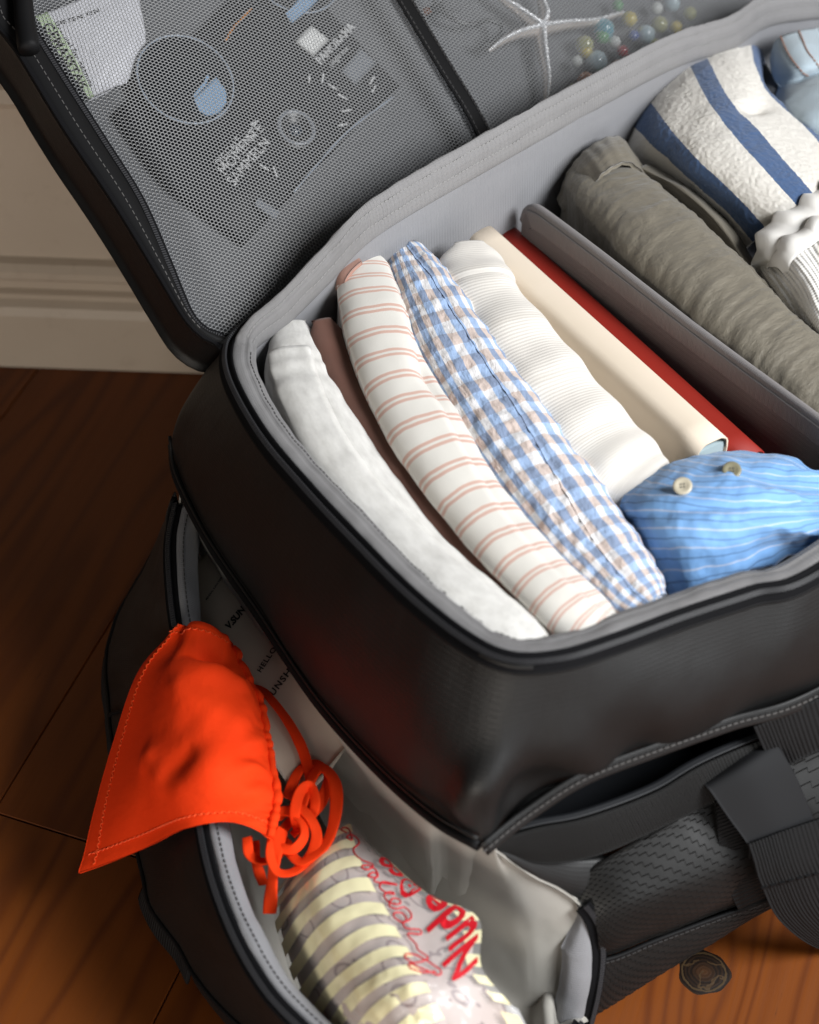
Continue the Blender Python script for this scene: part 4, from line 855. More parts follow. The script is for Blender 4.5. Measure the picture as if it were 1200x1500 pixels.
# 12 white ruffled top
t = NT('white_smocked_cotton'); uv, u, v = t.uv()
sm = t.sine(t.ma('ADD', v, t.ma('MULTIPLY', t.noise(uv, 30, 2), .004)), .0085)
M['smock'] = t.fin(t.mix(t.noise(uv, 60), (.84, .82, .78), (.79, .765, .72)), .9, t.bump(sm, .5, .002, t.bump(t.ma('MULTIPLY', t.sine(u, .003), t.noise(uv, 200, 2)), .5, .001)), Sheen_Weight=.2)
wt_ = Patch(skirt(px([[(1100, 398, .295), (1108, 388, .325), (1130, 350, .34), (1175, 310, .352), (1230, 280, .35)], [(1102, 418, .305), (1120, 400, .34), (1150, 372, .364), (1195, 340, .374), (1250, 315, .368)], [(1132, 462, .305), (1150, 445, .34), (1185, 415, .368), (1225, 390, .374), (1280, 370, .365)], [(1162, 518, .295), (1180, 500, .33), (1215, 470, .358), (1255, 445, .364), (1310, 425, .355)], [(1196, 566, .275), (1215, 550, .31), (1250, 525, .335), (1290, 505, .34), (1340, 480, .335)]])), lambda P, u, v: .003*fnoise(P, 25, 5)+.002*np.sin(v*30+u*4)).orient(Z)
r = thing('ruffled_top', 'white smocked top with a scalloped frill lying on the striped towel at the right edge', 'top', wt_.raw([.5], [.5])[0]-Z*.05, GR)
wt_.build('fabric', M['smock'], r, 90, 90, .003)
M['cotton'] = cloth('soft_white_cotton', (.84, .82, .78), (.79, .765, .72), weave=.0009, wb=.2)
# the frill: two scalloped layers round the edge
def frill(outer, inner, n, amp, ph):
    o_, i_ = spline(px([outer])[0], 240), spline(px([inner])[0], 240); q = np.linspace(0, 1, 240); w_ = np.abs(np.sin(q*np.pi*n+ph)); d_ = unit(o_-i_)
    o_ = o_+d_*(amp*w_-amp*.3)[:, None]+Z*(.003*np.sin(2*(q*np.pi*n+ph)))[:, None]
    m_ = (o_+i_)/2+Z*(.0025+.002*w_)[:, None]
    p_ = Patch(np.stack([i_-d_*.004-Z*.003, i_, m_, o_, o_-Z*.004-d_*.001], 1)[::2], lambda P, u, v: .0005*fnoise(P, 50, 2)).orient(Z); p_.build('frill', M['cotton'], r, 240, 18, .0008)
frill([(1114, 402, .332), (1106, 382, .346), (1110, 354, .358), (1122, 330, .366), (1146, 312, .372), (1172, 296, .377), (1198, 276, .380), (1240, 252, .374)],
      [(1136, 400, .346), (1134, 382, .358), (1142, 362, .366), (1156, 346, .371), (1178, 330, .376), (1200, 314, .380), (1226, 298, .382), (1262, 280, .374)], 5.4, .0065, .4)
frill([(1128, 396, .350), (1134, 370, .364), (1150, 350, .371), (1174, 334, .378), (1198, 318, .382), (1224, 300, .385), (1262, 282, .378)],
      [(1150, 404, .356), (1154, 384, .368), (1168, 366, .376), (1190, 350, .380), (1212, 334, .384), (1240, 318, .386), (1276, 300, .38)], 4.2, .006, 1.2)
# ================================================================ things in the lower compartment
def text_on(name, body, size, patch, u0, v0, du, dv, mat, parent, th=.0003, bold=0.0, shear=0.0, space=1.0):
    """flat print laid on a patch: text runs along (du) metres and stands along (dv), both unit vectors in the patch's metric coordinates"""
    cu = bpy.data.curves.new('lettering', 'FONT'); cu.body = body; cu.size = size; cu.offset = bold; cu.shear = shear; cu.space_character = space; cu.resolution_u = 3
    o = bpy.data.objects.new('lettering', cu); SC.collection.objects.link(o)
    bpy.context.view_layer.update(); me = bpy.data.meshes.new_from_object(o.evaluated_get(bpy.context.evaluated_depsgraph_get()))
    bpy.data.objects.remove(o)
    bm = bmesh.new(); bm.from_mesh(me); bmesh.ops.triangulate(bm, faces=bm.faces)
    bmesh.ops.subdivide_edges(bm, edges=[e for e in bm.edges if e.calc_length() > size*.22], cuts=2, use_grid_fill=False); bmesh.ops.triangulate(bm, faces=bm.faces)
    V = np.array([v.co[:] for v in bm.verts]); F = [[v.index for v in f.verts] for f in bm.faces]; bm.free(); bpy.data.meshes.remove(me); bpy.data.curves.remove(cu)
    U = u0+(V[:, 0]*du[0]+V[:, 1]*dv[0])/patch.L0; Vv = v0+(V[:, 0]*du[1]+V[:, 1]*dv[1])/patch.L1
    P = patch.ev(np.clip(U, 0, 1), np.clip(Vv, 0, 1), th)
    return obj(name, P, F, mat, parent, smooth=True)
import bmesh
def toscreen(q): v_ = q-CAM; k_ = v_@FW; return np.stack([600+FPX*(v_@RT)/k_, 750-FPX*(v_@UP)/k_], 1)
def px2uv(p, pts):                           # patch parameters under given places of the photograph
    gu, gv = np.meshgrid(np.linspace(0, 1, 150), np.linspace(0, 1, 150), indexing='ij'); g = toscreen(p.ev(gu.ravel(), gv.ravel()))
    k = [int(np.argmin(((g-np.array(q))**2).sum(1))) for q in pts]; return np.c_[gu.ravel()[k], gv.ravel()[k]]
def text_px(body, p, p0, p1, mat, parent, bold=0.0, th=.0004, hs=1.0, space=1.0, name='lettering', up=None):
    (u0, v0), (u1, v1) = px2uv(p, [p0, p1]); X = np.array([(u1-u0)*p.L0, (v1-v0)*p.L1]); Ln = np.linalg.norm(X); X = X/Ln; Y = np.array([-X[1], X[0]])
    e = .004; q = toscreen(p.ev(np.array([u0, u0+X[0]*e/p.L0, u0+Y[0]*e/p.L0]), np.array([v0, v0+X[1]*e/p.L1, v0+Y[1]*e/p.L1])))
    a, b = q[1]-q[0], q[2]-q[0]
    if a[0]*b[1]-a[1]*b[0] > 0: Y = -Y        # letters read the right way round
    cu = bpy.data.curves.new('lettering', 'FONT'); cu.body = body; cu.size = 1; cu.space_character = space
    o = bpy.data.objects.new('lettering', cu); SC.collection.objects.link(o); bpy.context.view_layer.update(); w1 = max(v.co[0] for v in o.to_mesh().vertices); bpy.data.objects.remove(o); bpy.data.curves.remove(cu)
    sz = Ln/w1
    if up is not None:
        uu = px2uv(p, [up])[0]; Y = np.array([(uu[0]-u0)*p.L0, (uu[1]-v0)*p.L1])/(.70*sz); hs = 1.0
    return text_on(name, body, sz, p, u0, v0, X, Y*hs, mat, parent, th, bold*sz, 0, space)
def setL(p):                                 # metric lengths of a patch along its two directions
    q = lambda a: length(a); t_ = np.linspace(0, 1, 30); p.L0 = q(p.ev(t_, .5)); p.L1 = q(p.ev(.5, t_)); return p
GL = 'things spilling from the lower compartment'
M['ink'] = plain('black_ink', (.012, .011, .010), .6)
# sunscreen pack
t = NT('beige_card'); uv, u, v = t.uv(); M['card'] = t.fin(t.mix(t.noise(uv, 40, 3), (.60, .52, .43), (.55, .47, .385)), .55)
sp_ = setL(Patch(px([[(276, 836, .150), (296, 815, .160), (318, 790, .168), (330, 778, .168)], [(284, 890, .150), (322, 862, .164), (360, 832, .172), (385, 815, .172)], [(320, 990, .150), (372, 955, .164), (428, 915, .172), (460, 895, .170)],
                    [(382, 1090, .148), (432, 1050, .160), (478, 1010, .168), (508, 985, .166)], [(436, 1170, .140), (475, 1130, .150), (505, 1095, .156), (530, 1075, .154)]]), soft(.0008, 25, 3))).orient(CAM-at(350, 950, .16))
r = thing('sunscreen_pack', 'beige sunscreen pouch with black lettering tucked behind the orange bikini', 'pouch', sp_.raw([.5], [.5])[0]-Z*.1, GL)
sp_.build('pouch', M['card'], r, 40, 30, .010)
text_px('MINERAL SUNSCREEN', sp_, (303, 880), (327, 845), M['ink'], r, .02, .0004, 1.2)
text_px('V.SUN', sp_, (337, 924), (360, 893), M['ink'], r, .05, .0004, 1.0)
text_px('HELLO', sp_, (383, 987), (405, 951), M['ink'], r, .03, .0004, .95, 1.2)
text_px('SUNSHINE', sp_, (396, 1026), (445, 962), M['ink'], r, .03, .0004, .95, 1.2)
# striped zip pouch of clear film
PT = [[(462, 1232, .115), (486, 1214, .133), (505, 1206, .135), (525, 1214, .132), (550, 1242, .126)],
      [(412, 1292, .105), (450, 1268, .148), (500, 1258, .160), (560, 1268, .158), (628, 1310, .158)],
      [(402, 1347, .095), (455, 1335, .155), (530, 1330, .172), (612, 1345, .169), (700, 1345, .166)],
      [(425, 1422, .085), (490, 1410, .150), (570, 1400, .176), (642, 1410, .173), (706, 1418, .170)],
      [(458, 1495, .075), (522, 1480, .140), (600, 1465, .172), (675, 1462, .166), (754, 1480, .148)],
      [(505, 1580, .060), (575, 1575, .110), (655, 1565, .135), (725, 1560, .128), (800, 1565, .078)]]
crk = lambda P, u, v: .0014*fnoise(P, 45, 3)+.0004*np.abs(vnoise(P, 90, 5))+(.010*np.abs(fnoise(P, 38, 9))-.003)*np.clip((u-.62)*4, 0, 1)*np.sin(np.pi*np.clip(v, 0, 1))
yp = setL(Patch(px(PT), crk)).orient(Z)
yr = thing('zip_pouch', 'clear plastic pouch with pale yellow stripes and red lettering in the lower compartment', 'pouch', yp.raw([.5], [.5])[0]-Z*.1, GL)
t = NT('clear_film_yellow_stripes'); uv, u, v = t.uv()
NS = yp.L0/.0232
ub = t.ma('SUBTRACT', u, t.ma('MULTIPLY', t.ma('POWER', t.ma('MAXIMUM', t.ma('SUBTRACT', yp.L1*.60, v), 0.0), 1.5), 1.35))
f = t.ma('FRACT', t.ma('DIVIDE', ub, .0232)); stripe = t.ma('LESS_THAN', f, .54)
blk = t.ma('MAXIMUM', t.ma('LESS_THAN', v, yp.L1*.62), t.ma('GREATER_THAN', v, yp.L1*.92))
mask = t.ma('MULTIPLY', stripe, blk)
scr = t.ma('LESS_THAN', t.noise(uv, 420, 4, .75), .36)
film = t.n('ShaderNodeBsdfPrincipled', {'Base Color': (.86, .83, .82), 'Roughness': .12, 'Alpha': .22})
ye = t.mix(t.ma('MULTIPLY', scr, .35), (.93, .86, .54), (.55, .49, .30))
t.fin(ye, .22, Coat_Weight=.5, Coat_Roughness=.08)
mx = t.n('ShaderNodeMixShader', {0: mask, 1: film.outputs[0], 2: t.b.outputs[0]}); t.t.links.new(mx.outputs[0], t.out.inputs[0])
M['film'] = t.m
yp.build('film', M['film'], yr, 110, 90, 0)
ip = setL(Patch(px([[(c[0]*.94+.06*520, c[1]*.97+.03*1350+4, c[2]-.003) for c in rw] for rw in PT]), lambda P, u, v: .003*fnoise(P, 30, 2))).orient(Z)
t = NT('mauve_packs'); uv, u, v = t.uv()
vo = t.n('ShaderNodeTexVoronoi', {'Vector': uv, 'Scale': 62.0}); vd = t.ma('LESS_THAN', vo.outputs['Distance'], .16)
wv_ = t.n('ShaderNodeTexVoronoi', {'Vector': t.n('ShaderNodeVectorMath', {0: uv, 1: (.31, .17, 0)}, operation='ADD').outputs[0], 'Scale': 30.0}); rg = t.ma('LESS_THAN', t.ma('ABSOLUTE', t.ma('SUBTRACT', wv_.outputs['Distance'], .36)), .035)
c = t.mix(t.noise(uv, 22, 3), (.60, .51, .47), (.45, .36, .33)); c = t.mix(t.ma('MULTIPLY', t.ma('MAXIMUM', vd, rg), .75), c, (.13, .07, .08))
M['mauve'] = t.fin(c, .5)
ip.build('contents', M['mauve'], yr, 50, 50, .008)
M['red'] = plain('red_print', (.62, .012, .022), .35)
wbk = lambda q: (q[0], q[1])
# lettering runs from the near end up the pouch
text_px('Nude', yp, (700, 1413), (637, 1309), M['red'], yr, .024, .0003, 1, 1.0, up=(666, 1440))
text_px('®', yp, (622, 1306), (602, 1282), M['red'], yr, .02, .0003, 1, up=(596, 1322))
text_px('co', yp, (594, 1284), (564, 1256), M['red'], yr, .04, .0003, 1, up=(576, 1292))
# handwriting traced along the stripe ends
hw = [(638, 1424), (620, 1424), (602, 1418), (600, 1410), (612, 1416), (625, 1422), (642, 1428), (645, 1422), (632, 1412), (612, 1400), (596, 1397), (594, 1402), (606, 1410), (624, 1407), (626, 1402), (612, 1392), (610, 1384), (598, 1372), (600, 1366), (616, 1368), (614, 1362), (596, 1360), (591, 1354), (596, 1348), (590, 1338), (578, 1338), (577, 1344), (588, 1350), (600, 1346), (602, 1338), (592, 1330), (580, 1332), (570, 1326), (576, 1316), (586, 1318), (584, 1324), (572, 1322), (562, 1312), (572, 1306), (578, 1310), (566, 1308), (556, 1300), (562, 1292), (582, 1296), (560, 1294), (548, 1290), (554, 1282), (546, 1278), (540, 1284), (552, 1284), (550, 1274), (538, 1268), (530, 1270), (540, 1274), (546, 1268), (530, 1260), (522, 1254), (518, 1244), (526, 1236), (524, 1228), (514, 1222), (508, 1226), (516, 1230), (512, 1216), (504, 1212), (500, 1216), (508, 1220)]
# put the handwriting on the pouch: nearest patch parameters to each pixel
hl = spline(px2uv(yp, hw), 420); hlP = yp.ev(hl[:, 0], hl[:, 1], .0001)
tube('handwriting', hlP, .00072, M['red'], yr, 6)
ze = Patch(px([[(735, 1475, .116), (748, 1472, .118), (760, 1478, .112)], [(750, 1510, .104), (764, 1508, .106), (776, 1512, .1)], [(770, 1560, .09), (784, 1560, .092), (796, 1562, .088)]])).orient(Z)
M['clear'] = NT('clear_plastic').fin((.8, .8, .8), .08, Alpha=.45)
ze.build('zip_seal', M['clear'], yr, 14, 10, .003)
# orange bikini top over the lip
t = NT('neon_orange_lycra'); uv, u, v = t.uv()
M['orange'] = t.fin(t.mix(t.noise(uv, 30, 3), (.92, .054, .006), (.88, .044, .005)), .8, t.bump(t.ma('MULTIPLY', t.sine(u, .0012), t.sine(v, .0012)), .25, .0005, t.bump(t.noise(uv, 110, 4, .6), .25, .0018)), Specular_IOR_Level=.12)
BK = [[(266, 921, .180), (282, 917, .186), (300, 921, .187), (320, 930, .183), (340, 945, .172)],
      [(207, 985, .155), (246, 982, .188), (292, 985, .197), (342, 995, .190), (384, 1030, .168)],
      [(168, 1093, .118), (222, 1078, .170), (284, 1065, .198), (350, 1078, .195), (400, 1108, .168)],
      [(140, 1190, .088), (207, 1165, .145), (278, 1148, .185), (350, 1148, .186), (412, 1165, .168)],
      [(119, 1280, .064), (205, 1246, .105), (275, 1213, .155), (340, 1204, .166), (402, 1229, .158)]]
bkd = bumps((at(262, 1008, .19), .010, .004), (at(272, 1022, .19), .010, .005), (at(290, 1036, .19), .011, .005), (at(315, 1050, .19), .012, .005), (at(345, 1066, .19), .012, .004), (at(372, 1086, .18), .010, .004),
            (at(286, 1062, .19), .011, -.004), (at(318, 1080, .19), .013, -.004), (at(350, 1098, .19), .012, -.003), (at(215, 1112, .165), .013, .006), (at(228, 1138, .17), .013, .005), (at(252, 1158, .18), .013, .004),
            (at(262, 1122, .185), .011, -.0035), (at(278, 1108, .19), .010, -.0035), (at(305, 1128, .19), .018, .006), (at(340, 1150, .19), .02, .005), (at(300, 962, .188), .009, -.008), (at(322, 970, .186), .009, -.008), (at(345, 985, .185), .008, -.005), (at(275, 958, .188), .008, -.004), (at(352, 1010, .185), .010, .005), (at(200, 1190, .14), .02, -.003))
def bdisp(P, u, v):
    k_ = 1+.5*vnoise(P, 90, 3); g_ = (.0007+.0009*vnoise(P, 60, 9))*k_*np.sin(u*97+4*np.sin(v*7+u*13)+3*fnoise(P, 30, 2))*np.clip((v-.86)*8, 0, 1)+.0020*np.sin(u*40+v*16+3*fnoise(P, 22, 5))*np.exp(-((v-.84)/.08)**2)
    g_ = g_+np.clip(1-u*1.1, 0, 1)*(.003*np.exp(-((v-.04)/.05)**2)-.003*np.exp(-((v-.17)/.06)**2))+.007*np.exp(-((u-.02)/.05)**2-((v-.45)/.4)**2)-.008*np.exp(-((u-.13)/.05)**2-((v-.6)/.22)**2)+.006*np.exp(-((u-.24)/.07)**2-((v-.58)/.26)**2)
    return bkd(P)+.0009*fnoise(P, 30, 4)*np.clip(v*4-.2, 0, 1)+.0003*fnoise(P, 80, 6)*np.clip(v*4, 0, 1)+g_+.0016*(np.exp(-((v-.0)/.05)**2)+np.exp(-((u-1)/.05)**2))
bp = setL(Patch(px(BK), bdisp)).orient(Z)
br = thing('bikini_top', 'neon orange triangle bikini top hanging out over the open lower compartment', 'bikini top', at(270, 1100, .02), GL)
bp.build('cup', M['orange'], br, 190, 150, .0025)
ce = bp.ev(np.linspace(.02, .99, 150), .975, -.0002); tube('casing', ce+.0010*np.stack([vnoise(ce, 120, k) for k in (1, 2, 3)], 1), .0034, M['orange'], br, 10, scale=1+.28*vnoise(ce, 170, 4))
M['othread'] = plain('orange_thread', (.92, .10, .015), .7)
for vv in (.06,): dashes('hem_stitching', bp.ev(np.linspace(.01, .98, 120), vv, .0004), unit(Z-VD*.3), M['othread'], br, .0026, .0026, .0007, .0004, zig=.9)
dashes('hem_stitching', bp.ev(.045, np.linspace(.03, .8, 90), .0004), unit(Z-UD*.2), M['othread'], br, .0026, .0026, .0007, .0004, zig=.9)
dashes('hem_stitching', bp.ev(.93, np.linspace(.03, .93, 100), .0004), unit(Z-UD*.2), M['othread'], br, .0026, .0026, .0007, .0004, zig=.9)
def string(pts, w=.0095, th=.0030, nrm=None):
    P = spline(np.array([at(*q) for q in pts]), 90); T = tangents(P)
    N = unit(np.cross(T, np.cross(Z*.8-FW*.6, T))) if nrm is None else nrm
    N = unit(N+np.cross(T, N)*(.7*np.sin(np.linspace(0, 5, len(P))+w*900))[:, None]); V, F, UV = sweep(P, ell(w*.86, th*.72, 12, .6), N, scale=1+.12*vnoise(P, 60, 3)); return obj('string', V, F, M['orange'], br, UV)
string([(366, 990, .150), (390, 1016, .162), (420, 1054, .162), (444, 1100, .157), (455, 1150, .150), (450, 1188, .138)], .0105, .003)
string([(415, 1215, .140), (440, 1185, .152), (452, 1150, .157), (470, 1125, .158), (490, 1145, .158), (492, 1190, .156), (478, 1235, .152), (445, 1262, .149), (425, 1250, .143), (418, 1232, .132)], .0115, .0033)
string([(404, 1212, .150), (399, 1235, .151), (397, 1258, .150), (408, 1278, .148), (432, 1276, .147), (456, 1252, .149), (464, 1222, .153), (452, 1195, .157), (432, 1182, .154), (412, 1196, .140)], .0105, .0033)
string([(448, 1210, .146), (462, 1180, .158), (455, 1152, .160), (440, 1160, .161), (432, 1192, .158), (438, 1222, .142)], .010, .0033)
string([(414, 1215, .148), (405, 1245, .150), (399, 1290, .138), (395, 1338, .118)], .0125, .0035)
string([(420, 1170, .140), (438, 1130, .150), (462, 1118, .154), (480, 1135, .152), (472, 1172, .150), (448, 1204, .148), (428, 1224, .142)], .010, .003)
string([(400, 1200, .146), (418, 1188, .153), (440, 1200, .156), (446, 1224, .155), (430, 1244, .152), (410, 1240, .150), (404, 1222, .146)], .0095, .003)
string([(362, 1226, .148), (366, 1252, .142), (386, 1262, .140), (410, 1250, .142), (424, 1232, .138)], .0095, .0032)
string([(372, 1232, .140), (376, 1265, .132), (386, 1296, .118)], .010, .0032)
# dull red, unused: the red here is the lining reflecting the bikini
M['dred'] = plain('dull_red_satin', (.42, .06, .05), .45)

# ================================================================ things behind the lid's net
GN = 'small things behind the net of the lid'
def lg(rows): return np.array([[on(a, b, LPL, d) for a, b, d in r_] for r_ in rows])
# cosmetic packet
t = NT('white_crinkled_packet'); uv, u, v = t.uv(); M['packet'] = t.fin(t.mix(t.noise(uv, 60, 4), (.80, .80, .84), (.66, .66, .71)), .35, t.bump(t.noise(uv, 45, 4, .6), .5, .003))
cp = setL(Patch(lg([[(52, 24, -.012), (100, 6, -.008), (150, -14, -.008), (192, -30, -.014)], [(78, 66, -.012), (125, 46, -.006), (172, 20, -.006), (204, 0, -.014)], [(104, 106, -.012), (145, 92, -.006), (190, 62, -.007), (213, 70, -.015)], [(131, 145, -.014), (150, 136, -.010), (172, 126, -.010), (186, 122, -.016)]]), soft(.0012, 40, 5))).orient(LN)
r = thing('cosmetic_packet', 'white packet with a pale green striped seal behind the net near the zip puller', 'packet', cp.raw([.5], [.5])[0]-LN*.01, GN)
cp.build('packet', M['packet'], r, 40, 40, .006)
t = NT('green_striped_seal'); uv, u, v = t.uv(); M['seal'] = t.fin(t.mix(t.band(t.ma('ADD', u, v), .0022, .5), (.62, .72, .50), (.38, .50, .30)), .5)
gs2 = setL(Patch(np.stack([cp.ev(np.linspace(0, 1, 8), q, .0012) for q in (-.0, .06, .12)], 1))).orient(LN); gs2.build('seal', M['seal'], r, 30, 8, .001)
text_px('GEMASSTAK', gs2, (56, 40), (118, 134), M['ink'], r, .02, .0006, 1.0)
text_px('material for peanuts', cp, (72, 34), (132, 128), M['ink'], r, .0, .0006, 1.2)
text_px('SIFTEN ON', cp, (84, 38), (146, 18), M['ink'], r, .015, .0006, .9, 1.2)
# boxed film camera in a dark clear sleeve
M['dark'] = NT('black_camera_plastic').fin((.012, .0125, .014), .3)
M['smoke'] = NT('smoked_clear_sleeve').fin((.006, .0066, .009), .42, Specular_IOR_Level=.15)
M['white2'] = plain('white_print', (.62, .62, .62), .5)
M['mirror'] = NT('bright_window_label').fin((.86, .86, .84), .4)
cm = setL(Patch(lg([[(168, 168, -.020), (240, 100, -.019), (330, 10, -.019), (410, -70, -.020)], [(240, 262, -.018), (320, 180, -.013), (410, 85, -.013), (478, 10, -.018)], [(312, 322, -.019), (372, 262, -.014), (470, 150, -.014), (535, 72, -.019)], [(358, 358, -.022), (415, 300, -.021), (510, 200, -.021), (586, 126, -.022)]]), soft(.0006, 30, 2))).orient(LN)
r = thing('camera', 'black camera in a dark clear sleeve with white lettering behind the left net', 'camera', cm.raw([.5], [.5])[0]-LN*.008, GN)
cm.build('sleeve', M['smoke'], r, 40, 40, .007)
def disc(name, c_, r0, prof, mat, par, n=28):
    V = []; F = []
    for rr, h in prof:
        for k in range(n): q = 2*np.pi*k/n; V.append(c_+LN*h+(LV*math.cos(q)+LE*math.sin(q))*rr*r0)
    for i in range(len(prof)-1):
        for k in range(n): F.append((i*n+k, i*n+(k+1) % n, (i+1)*n+(k+1) % n, (i+1)*n+k))
    return obj(name, V, F, mat, par)
lc = on(432, 190, LPL, -.012)
le = disc('lens', lc, .021, [(0.01, -.002), (.30, -.001), (.36, .002), (.55, .001), (.60, .004), (.78, .003), (.84, .0045), (1.0, .003), (1.02, -.004)], M['dark'], r)
M['ring'] = NT('grey_lens_ring').fin((.20, .215, .24), .25)
disc('lens_ring', lc, .0215, [(.66, .0042), (.70, .0052), (.80, .0052), (.84, .0042)], M['ring'], le)
M['glass'] = NT('lens_glass').fin((.02, .03, .045), .05)
disc('lens_glass', lc, .007, [(0.01, .0035), (.5, .003), (.9, .0012), (1, 0)], M['glass'], le)
def lquad(name, pts, d, mat, par, th=.001): return Patch(lg([[(*pts[0], d), (*pts[1], d)], [(*pts[3], d), (*pts[2], d)]])).orient(LN).build(name, mat, par, 6, 6, th)
lquad('viewfinder', [(434, 60), (456, 37), (482, 58), (460, 82)], -.010, M['mirror'], r, .002)
lquad('flash', [(500, 104), (528, 70), (552, 92), (522, 124)], -.011, M['ring'], r, .002)
lquad('clasp', [(378, 290), (410, 310), (404, 322), (374, 300)], -.012, M['ring'], r, .002)
ed_ = spline(np.array([on(a, b, LPL, -.013) for a, b in [(430, 282), (470, 235), (512, 190), (576, 142)]]), 40)
M['bluegrey'] = NT('sleeve_edge_highlight').fin((.30, .34, .40), .15); tube('sleeve_edge_glint', ed_, .0011, M['bluegrey'], r, 6)  # highlight along the sleeve's edge, made as a pale tube
camp = setL(Patch(lg([[(100, 100, -.0105), (350, -150, -.0105)], [(350, 350, -.0105), (600, 100, -.0105)]]))).orient(LN)
def ltext(b, s, px_, py_, ang, bold=0, space=1.0):
    o_ = on(px_, py_, LPL, -.0100); q_ = on(px_+10*math.cos(ang), py_-10*math.sin(ang), LPL, -.0100)-o_; X_ = unit(q_); Y_ = np.cross(LN, X_)
    fl_ = Patch(np.array([[o_-X_*.01-Y_*.02, o_-X_*.01+Y_*.04], [o_+X_*.10-Y_*.02, o_+X_*.10+Y_*.04]])); fl_.sg = 1
    n0 = fl_.nrm(np.array([.5]), np.array([.5]), 0)[0]; fl_.sg = 1 if n0@LN > 0 else -1
    setL(fl_); text_on('lettering', b, s, fl_, .01/.11, .02/.06, (1, 0), (0, 1), M['white2'], r, .0002, bold, 0, space)
ltext('DIGITALE', .0085, 322, 244, R(50)); ltext('MOMENTE', .0135, 330, 258, R(50)); ltext('SAMMELN', .0135, 343, 274, R(50))
ltext('PANORAMA', .0105, 470, 95, R(47), .0002); ltext('single use', .0075, 486, 99, R(47))
A = Acc()
for (a_, b_, c_) in [(366, 200, 8), (373, 180, 28), (387, 245, 145), (403, 252, 110), (453, 115, 85), (473, 115, 80), (487, 127, 145), (502, 142, 150), (508, 162, 10), (502, 183, 10), (545, 118, 60), (548, 130, 60)]:
    o_ = on(a_, b_, LPL, -.0098); X_ = unit(on(a_+8*math.cos(R(c_)), b_-8*math.sin(R(c_)), LPL, -.0098)-o_); A.box(o_, X_*.0048, np.cross(LN, X_)*.0009, LN*.0003)
tag(A.build('print_rays', M['white2'], r, smooth=False), kind='stuff')
# sunglasses with round lenses
M['lens'] = NT('dark_sunglass_lens').fin((.006, .008, .011), .2, Specular_IOR_Level=.3)
M['frame'] = NT('thin_steel_frame').fin((.30, .35, .42), .3)
M['amber'] = NT('amber_bridge_glint').fin((.50, .20, .05), .3)  # orange glint on the bridge, put into its colour
M['sky'] = NT('blue_lens_reflection').fin((.26, .40, .58), .25)  # blue reflections laid on the lenses as coloured patches
r = thing('sunglasses', 'round sunglasses with thin metal rims and dark lenses with blue reflections lying on the camera behind the net', 'sunglasses', on(330, 50, LPL, -.01), GN)
for (cx_, cy_, rad) in ((272, 116, .043), (432, -42, .043)):
    c_ = on(cx_, cy_, LPL, -.0085); an = np.linspace(0, 2*np.pi, 72, endpoint=False)
    V = [c_+LN*.0012]+[c_+(LV*math.cos(q)+LE*math.sin(q))*rad*k+LN*h for k, h in ((.5, .0009), (1, -.0005)) for q in an]
    F = [(0, 1+i, 1+(i+1) % 72) for i in range(72)]+[(1+i, 73+i, 73+(i+1) % 72, 1+(i+1) % 72) for i in range(72)]
    ln_o = obj('lens', V, F, M['lens'], r)
    cl_ = c_+(LV*np.cos(an)[:, None]+LE*np.sin(an)[:, None])*rad; tube('rim', cl_, .0010, M['frame'], r, 6, True, N=LN)
bri = spline(np.array([on(a, b, LPL, -.005) for a, b in [(330, 60), (342, 40), (352, 30), (368, 12)]]), 20); tube('bridge', bri, .0011, M['amber'], r, 6)
Patch(lg([[(284, 145, -.0068), (300, 128, -.0066), (316, 112, -.0068)], [(292, 162, -.0068), (312, 150, -.0064), (330, 132, -.0068)], [(304, 170, -.0068), (322, 165, -.0066), (332, 150, -.0068)]])).orient(LN).build('lens_reflection', M['sky'], r, 10, 10, .0006)
Patch(lg([[(418, 20, -.0068), (440, -4, -.0066), (455, -20, -.0068)], [(428, 34, -.0068), (452, 14, -.0064), (466, 0, -.0068)]])).orient(LN).build('lens_reflection', M['sky'], r, 10, 10, .0006)
Patch(lg([[(282, 140, -.0068), (297, 122, -.0066), (304, 108, -.0068)], [(286, 143, -.0068), (301, 125, -.0066), (307, 112, -.0068)]])).orient(LN).build('lens_reflection', M['sky'], r, 8, 8, .0006)
# starfish pendant, right net
M['pearl'] = NT('silvery_film').fin((.74, .66, .60), .2, Metallic=.5)
sf = thing('starfish', 'silvery starfish with slender curved arms behind the right net', 'starfish', on(793, 40, LPL, -.01), GN)
cS = (793, 40)
arms = [[cS, (760, 48), (735, 60), (716, 74)], [cS, (798, 80), (803, 115), (800, 165)], [cS, (830, 34), (870, 30), (912, 18)], [cS, (800, 20), (795, 0), (790, -30)], [cS, (760, 14), (740, 0), (715, -22)]]
ax = Acc()
for a_ in arms:
    P_ = spline(np.array([on(x, y, LPL, -.0075) for x, y in a_]), 30); tp = np.linspace(1.15, .35, 30)
    V_, F_, _u = sweep(P_, np.array([(-.0075, -.004), (-.004, .001), (-.0008, .0042), (.0008, .0042), (.004, .001), (.0075, -.004)]), LN, scale=tp); ax.add(V_, F_)
ax.build('body', M['pearl'], sf, smooth=True)
M['silver'] = NT('bright_silver_beads').fin((.95, .95, .97), .2, Metallic=.3)
bx = Acc()
def bead(c_, r_, acc, n=6, m=8):
    V = []; F = []
    for i in range(n+1):
        a = np.pi*i/n
        for k in range(m): q = 2*np.pi*k/m; V.append(c_+r_*(LV*math.sin(a)*math.cos(q)+LE*math.sin(a)*math.sin(q)+LN*math.cos(a)))
    for i in range(n):
        for k in range(m): F.append((i*m+k, i*m+(k+1) % m, (i+1)*m+(k+1) % m, (i+1)*m+k))
    acc.add(V, F)
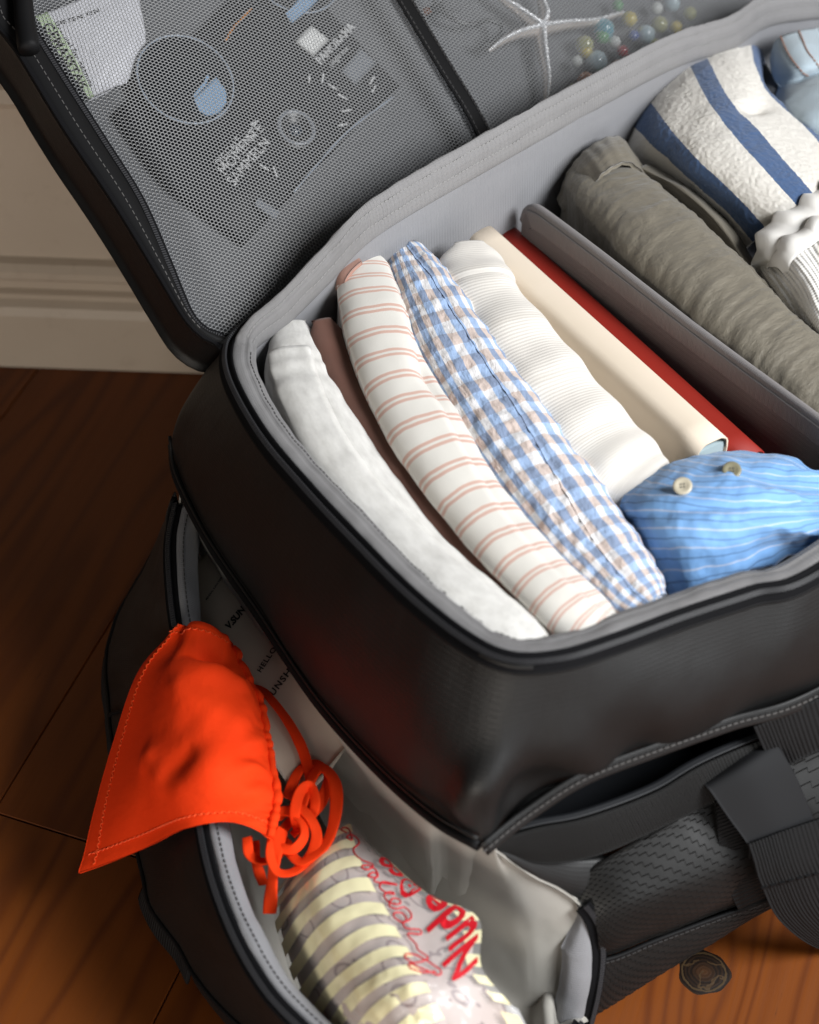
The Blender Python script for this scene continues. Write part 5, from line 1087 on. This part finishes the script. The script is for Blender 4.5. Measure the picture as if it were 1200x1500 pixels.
for a_ in arms:
    P_ = spline(np.array([on(x, y, LPL, -.0075) for x, y in a_]), 30)
    for k, q in enumerate(P_): bead(q+LN*(.0048*(1.15-.8*k/24)), .0023*(1.1-.45*k/24), bx)
tag(bx.build('bead_row', M['silver'], sf), kind='stuff')
# glass beads on a string
bc = {'yellow': (.62, .50, .10), 'olive': (.36, .36, .14), 'green': (.12, .36, .14), 'teal': (.10, .34, .42), 'pale_blue': (.45, .58, .64), 'blue': (.06, .12, .40), 'red': (.55, .05, .07), 'orange': (.55, .20, .07), 'white': (.70, .72, .70)}
bm_ = {k: NT(k+'_glass_bead').fin(v, .12, Transmission_Weight=.25) for k, v in bc.items()}
bl = thing('bead_necklace', 'string of colourful glass beads behind the right net, beside the starfish', 'necklace', on(900, 60, LPL, -.012), GN)
spots = [(884, 43, 'teal', 15), (882, 54, 'green', 10), (922, 28, 'yellow', 11), (966, 36, 'olive', 12), (856, 66, 'olive', 13), (858, 76, 'yellow', 9), (874, 90, 'pale_blue', 15), (912, 75, 'red', 8), (928, 52, 'blue', 8), (946, 50, 'pale_blue', 13), (858, 118, 'orange', 12), (842, 134, 'olive', 11), (905, 98, 'orange', 10), (925, 88, 'red', 9), (880, 112, 'green', 9), (945, 78, 'teal', 9), (984, 5, 'pale_blue', 12), (962, 12, 'white', 9), (905, 8, 'green', 8), (1010, 20, 'olive', 10), (900, 62, 'white', 9), (960, 66, 'olive', 9), (845, 90, 'white', 8), (990, 40, 'yellow', 9)]
for i, (x, y, k, s) in enumerate(spots):
    A = Acc(); bead(on(x, y, LPL, -.013), s*.00072, A, 8, 12); A.build('bead', bm_[k], bl)
P_ = spline(np.array([on(x, y, LPL, -.016) for x, y in [(842, 134), (858, 118), (858, 76), (884, 43), (922, 28), (966, 36), (946, 50), (928, 52), (912, 75), (905, 98), (880, 112)]]), 80); tube('thread', P_, .0005, M['dark'], bl, 5)
# black cord
P_ = spline(np.array([on(x, y, LPL, -.010) for x, y in [(628, -20), (640, 8), (660, 26), (690, 36), (715, 30), (735, 40), (722, 62), (705, 66)]]), 80)
tag(tube('cord', P_, .0022, M['dark'], None, 7), 'black cord looped behind the right net next to the divider strip', 'cord', GN)
